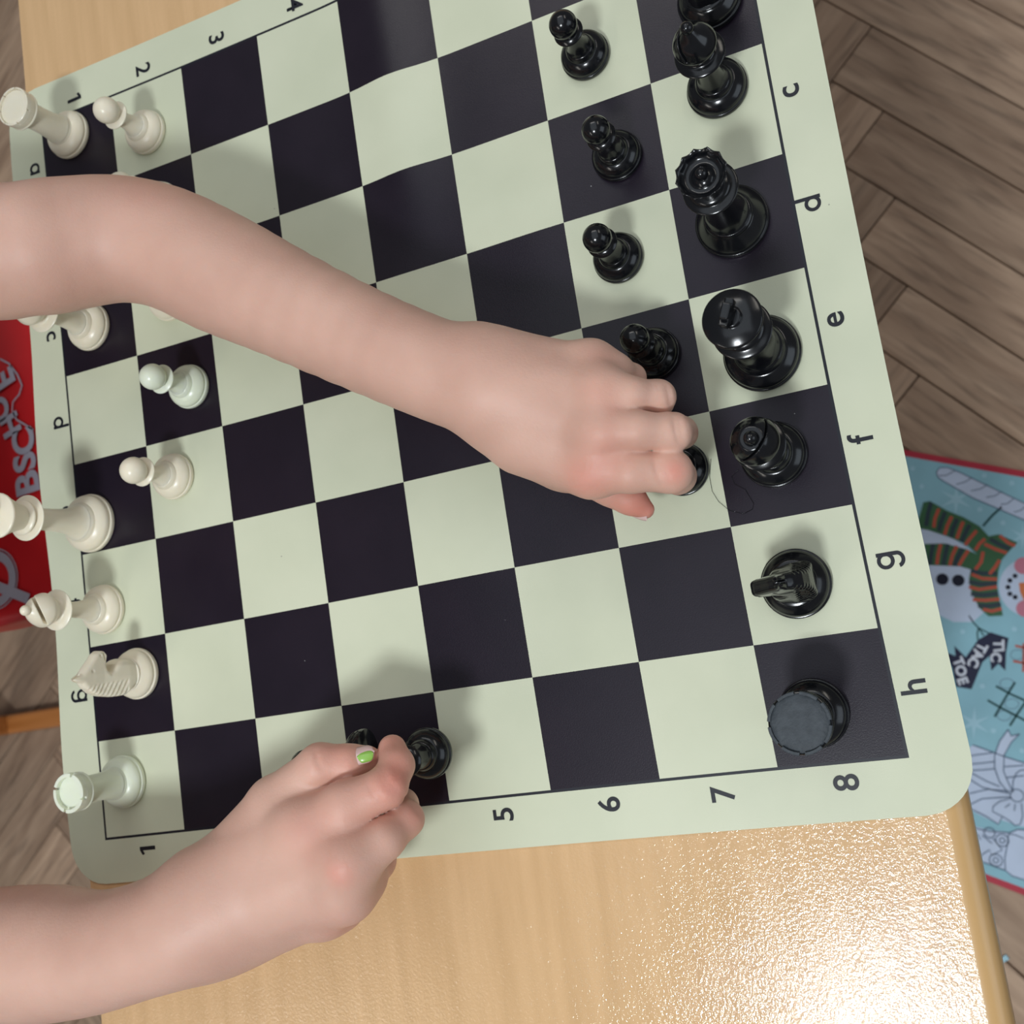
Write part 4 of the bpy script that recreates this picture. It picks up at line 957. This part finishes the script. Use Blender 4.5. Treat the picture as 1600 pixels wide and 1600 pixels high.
# banner with its words
fp([(0.4422,-0.4299),(0.4506,-0.4350),(0.4514,-0.4246),(0.4600,-0.4377),(0.4654,-0.4319),(0.4747,-0.4220),(0.4880,-0.4161),(0.5034,-0.4243),(0.4982,-0.4385),(0.4941,-0.4561),(0.4890,-0.4483),(0.4812,-0.4543),(0.4823,-0.4395),(0.4745,-0.4449),(0.4673,-0.4570),(0.4592,-0.4703),(0.4452,-0.4659),(0.4451,-0.4474)], z1, MN)
strokes('printed_line', [[(0.4711,-0.3964),(0.4739,-0.4041),(0.4776,-0.4100),(0.4866,-0.4172)], [(0.4776,-0.4100),(0.4753,-0.4156),(0.4747,-0.4220)], [(0.4776,-0.4100),(0.4809,-0.4184)]], 0.0014, z1, MDG, board, bo)
def wordl(s, c, rz, sz=0.0135): place_text(s, c, sz, rz, z3, MWL, board, bo, 0.0006)
for s, c, rz in (('T', [(0.4932,-0.4287)][0], -1.75), ('I', [(0.4922,-0.4350)][0], -1.60), ('C', [(0.4879,-0.4416)][0], -1.75),
                 ('T', [(0.4768,-0.4302)][0], -2.2), ('A', [(0.4718,-0.4367)][0], -2.05), ('C', [(0.4662,-0.4438)][0], -2.1),
                 ('T', [(0.4525,-0.4412)][0], -1.35), ('O', [(0.4529,-0.4505)][0], -1.4), ('E', [(0.4527,-0.4610)][0], -1.4)): wordl(s, c, rz)
# noughts-and-crosses grids
strokes('printed_grid', [[(0.4824,-0.4701),(0.4938,-0.4793),(0.5260,-0.5012)], [(0.4720,-0.4830),(0.4829,-0.4921),(0.5219,-0.5222)], [(0.5006,-0.4686),(0.4881,-0.4837),(0.4753,-0.5002)], [(0.5136,-0.4812),(0.4969,-0.4996),(0.4876,-0.5106)]], 0.0021, z1, MDG, board, bo)
strokes('printed_grid', [[(0.5077,-0.4327),(0.5154,-0.4358),(0.5374,-0.4441)], [(0.5030,-0.4476),(0.5125,-0.4509),(0.5344,-0.4590)], [(0.5163,-0.4314),(0.5102,-0.4596)]], 0.0022, z1, MS, board, bo)
def loop(c, rx, ry=None, n=16): ry = ry or rx; return [(c[0] + rx * math.cos(2 * PI * k / n), c[1] + ry * math.sin(2 * PI * k / n)) for k in range(n + 1)]
strokes('printed_line', [loop(c, 0.0065, 0.0050) for c in [(0.4928,-0.4689),(0.4935,-0.4895),(0.4843,-0.5000),(0.5083,-0.4419)]], 0.0006, z1, ML, board, bo)
# gift drawing
fp([(0.4427,-0.5300),(0.4497,-0.5256),(0.4678,-0.5353),(0.4781,-0.5409),(0.5147,-0.5585),(0.5031,-0.6167),(0.4756,-0.6082),(0.4626,-0.5983),(0.4582,-0.6055),(0.4326,-0.5882),(0.4314,-0.5727),(0.4332,-0.5471)], z1, MW)
fp([(0.4851,-0.5142),(0.4868,-0.5208),(0.4947,-0.5197),(0.4856,-0.5270),(0.4767,-0.5388),(0.4731,-0.5543),(0.4764,-0.5737),(0.4828,-0.5774),(0.5116,-0.5739),(0.5043,-0.6106),(0.4756,-0.6082),(0.4604,-0.6007),(0.4551,-0.5907),(0.4626,-0.5832),(0.4729,-0.5765),(0.4671,-0.5601),(0.4679,-0.5379),(0.4753,-0.5246)], z2, MW)
strokes('printed_line', [[(0.4497,-0.5256),(0.4678,-0.5353),(0.4781,-0.5409),(0.5147,-0.5585)], [(0.4415,-0.5364),(0.4538,-0.5357),(0.4672,-0.5352)], [(0.4412,-0.5441),(0.4521,-0.5445),(0.4661,-0.5441)], [(0.4400,-0.5504),(0.4532,-0.5511),(0.4659,-0.5511)], [(0.4415,-0.5518),(0.4547,-0.5621),(0.4666,-0.5690)], [(0.4396,-0.5587),(0.4505,-0.5681),(0.4589,-0.5714),(0.4751,-0.5742)], [(0.4368,-0.5732),(0.4561,-0.5705),(0.4758,-0.5768)], [(0.4346,-0.5845),(0.4483,-0.5793),(0.4752,-0.5799)], [(0.4851,-0.5142),(0.4753,-0.5246),(0.4679,-0.5379),(0.4654,-0.5504),(0.4675,-0.5646),(0.4731,-0.5753)], [(0.4947,-0.5197),(0.4856,-0.5270),(0.4767,-0.5388),(0.4731,-0.5543),(0.4751,-0.5653),(0.4778,-0.5757)], [(0.4851,-0.5142),(0.4868,-0.5208),(0.4947,-0.5197)], [(0.4745,-0.5500),(0.4928,-0.5506)], [(0.4742,-0.5608),(0.4908,-0.5605)], [(0.4335,-0.5869),(0.4480,-0.5965),(0.4582,-0.6055),(0.4632,-0.5984)], [(0.4772,-0.5757),(0.4800,-0.5645),(0.4844,-0.5574),(0.4891,-0.5547),(0.4977,-0.5556)], [(0.4750,-0.5811),(0.4638,-0.5833),(0.4569,-0.5877),(0.4554,-0.5927),(0.4628,-0.5977),(0.4694,-0.6033),(0.4732,-0.6080),(0.4781,-0.6072),(0.4820,-0.5994),(0.4833,-0.5869)], [(0.4673,-0.5899),(0.4727,-0.5866)], [(0.4754,-0.5938),(0.4774,-0.5870)], loop([(0.4807,-0.5791)][0], 0.0062)], 0.0011, z3, ML, board, bo)
fp([(0.4337,-0.6048),(0.4483,-0.6104),(0.4656,-0.6137),(0.4583,-0.6507),(0.4336,-0.6396)], z1, MW)
fp([(0.4659,-0.6150),(0.4748,-0.6119),(0.5031,-0.6167),(0.4925,-0.6702),(0.4740,-0.6610),(0.4602,-0.6564),(0.4554,-0.6505),(0.4596,-0.6320),(0.4638,-0.6230)], z2, MW)
strokes('printed_line', [[(0.4333,-0.6067),(0.4481,-0.6117),(0.4655,-0.6143)], [(0.4659,-0.6150),(0.4748,-0.6119),(0.5031,-0.6167)], [(0.4659,-0.6150),(0.4626,-0.6260),(0.4578,-0.6382),(0.4560,-0.6505),(0.4613,-0.6565),(0.4738,-0.6616)], [(0.4658,-0.6156),(0.4709,-0.6166),(0.4789,-0.6210)], [(0.4369,-0.6133),(0.4388,-0.6192),(0.4414,-0.6149),(0.4487,-0.6237),(0.4509,-0.6188),(0.4569,-0.6306),(0.4465,-0.6349),(0.4451,-0.6297),(0.4378,-0.6336),(0.4348,-0.6366)], [(0.4336,-0.6396),(0.4446,-0.6448),(0.4554,-0.6505)], loop([(0.4587,-0.6213)][0], 0.006), loop([(0.4587,-0.6213)][0], 0.0025), loop([(0.4491,-0.6401)][0], 0.006), loop([(0.4491,-0.6401)][0], 0.0025), loop([(0.4484,-0.6130)][0], 0.005)], 0.0011, z3, ML, board, bo)
# snowflakes
for c in [(0.4464,-0.2360),(0.4515,-0.2564),(0.5129,-0.2575),(0.5366,-0.2704),(0.5020,-0.2910),(0.5206,-0.3087),(0.4619,-0.4116),(0.5103,-0.4162),(0.4699,-0.4684),(0.4714,-0.5139),(0.4939,-0.5362)]: dot(c, 0.0026, z1, MSN, 10)
for c, r_ in zip([(0.4819,-0.2762),(0.5360,-0.3255),(0.4550,-0.5042)], (0.018, 0.014, 0.017)):
    pts = []
    for k in range(12):
        a = k * PI / 6 + 0.3; q_r = r_ if k % 2 == 0 else r_ * 0.22
        pts.append((c[0] + q_r * math.cos(a), c[1] + q_r * math.sin(a)))
    me = mesh('printed_snowflake', [(c[0], c[1], z1 - 0.0001)] + [(x, y, z1 - 0.0001) for x, y in pts], [(0, k + 1, (k + 1) % 12 + 1) for k in range(12)], False)
    o = link('printed_snowflake', me, MSN, board); o.location = -bo

hp = [(0.3814,-0.2973),(0.3793,-0.3054),(0.3793,-0.3124),(0.3814,-0.3177),(0.3856,-0.3228),(0.3917,-0.3255),(0.3960,-0.3242),(0.3971,-0.3217),(0.3945,-0.3146),(0.3901,-0.3110),(0.3895,-0.3075),(0.3930,-0.3049)]
V = []; F = []
for i, (x, y) in enumerate(hp):
    x0, y0 = hp[max(i - 1, 0)]; x1, y1 = hp[min(i + 1, len(hp) - 1)]; l = math.hypot(x1 - x0, y1 - y0); nx, ny = -(y1 - y0) / l, (x1 - x0) / l
    for a in (0, 2 * PI / 3, 4 * PI / 3): V.append((x + nx * 0.00011 * math.cos(a), y + ny * 0.00011 * math.cos(a), 0.0006 + 0.00011 * math.sin(a)))
for i in range(len(hp) - 1):
    for k in range(3): F.append((i * 3 + k, i * 3 + (k + 1) % 3, i * 3 + 3 + (k + 1) % 3, i * 3 + 3 + k))
o = link('stray_hair', mesh('stray_hair', V, F), MAT['black'])
tag(o, 'thin curled dark hair lying on the mat between hand and black bishop', 'hair')
# small scrap on the floor by the table corner, and one stray hair on the mat
o = link('paper_scrap', bevel_box('paper_scrap', 0.010, 0.005, 0.0012, 0.0003), MSN); p_ = [(0.4374,-0.7364)][0]; o.location = (p_[0], p_[1], FZ + 0.0010); o.rotation_euler = (0, 0, 0.5)
tag(o, 'tiny pale scrap lying on the dark floor beside the table corner', 'scrap')
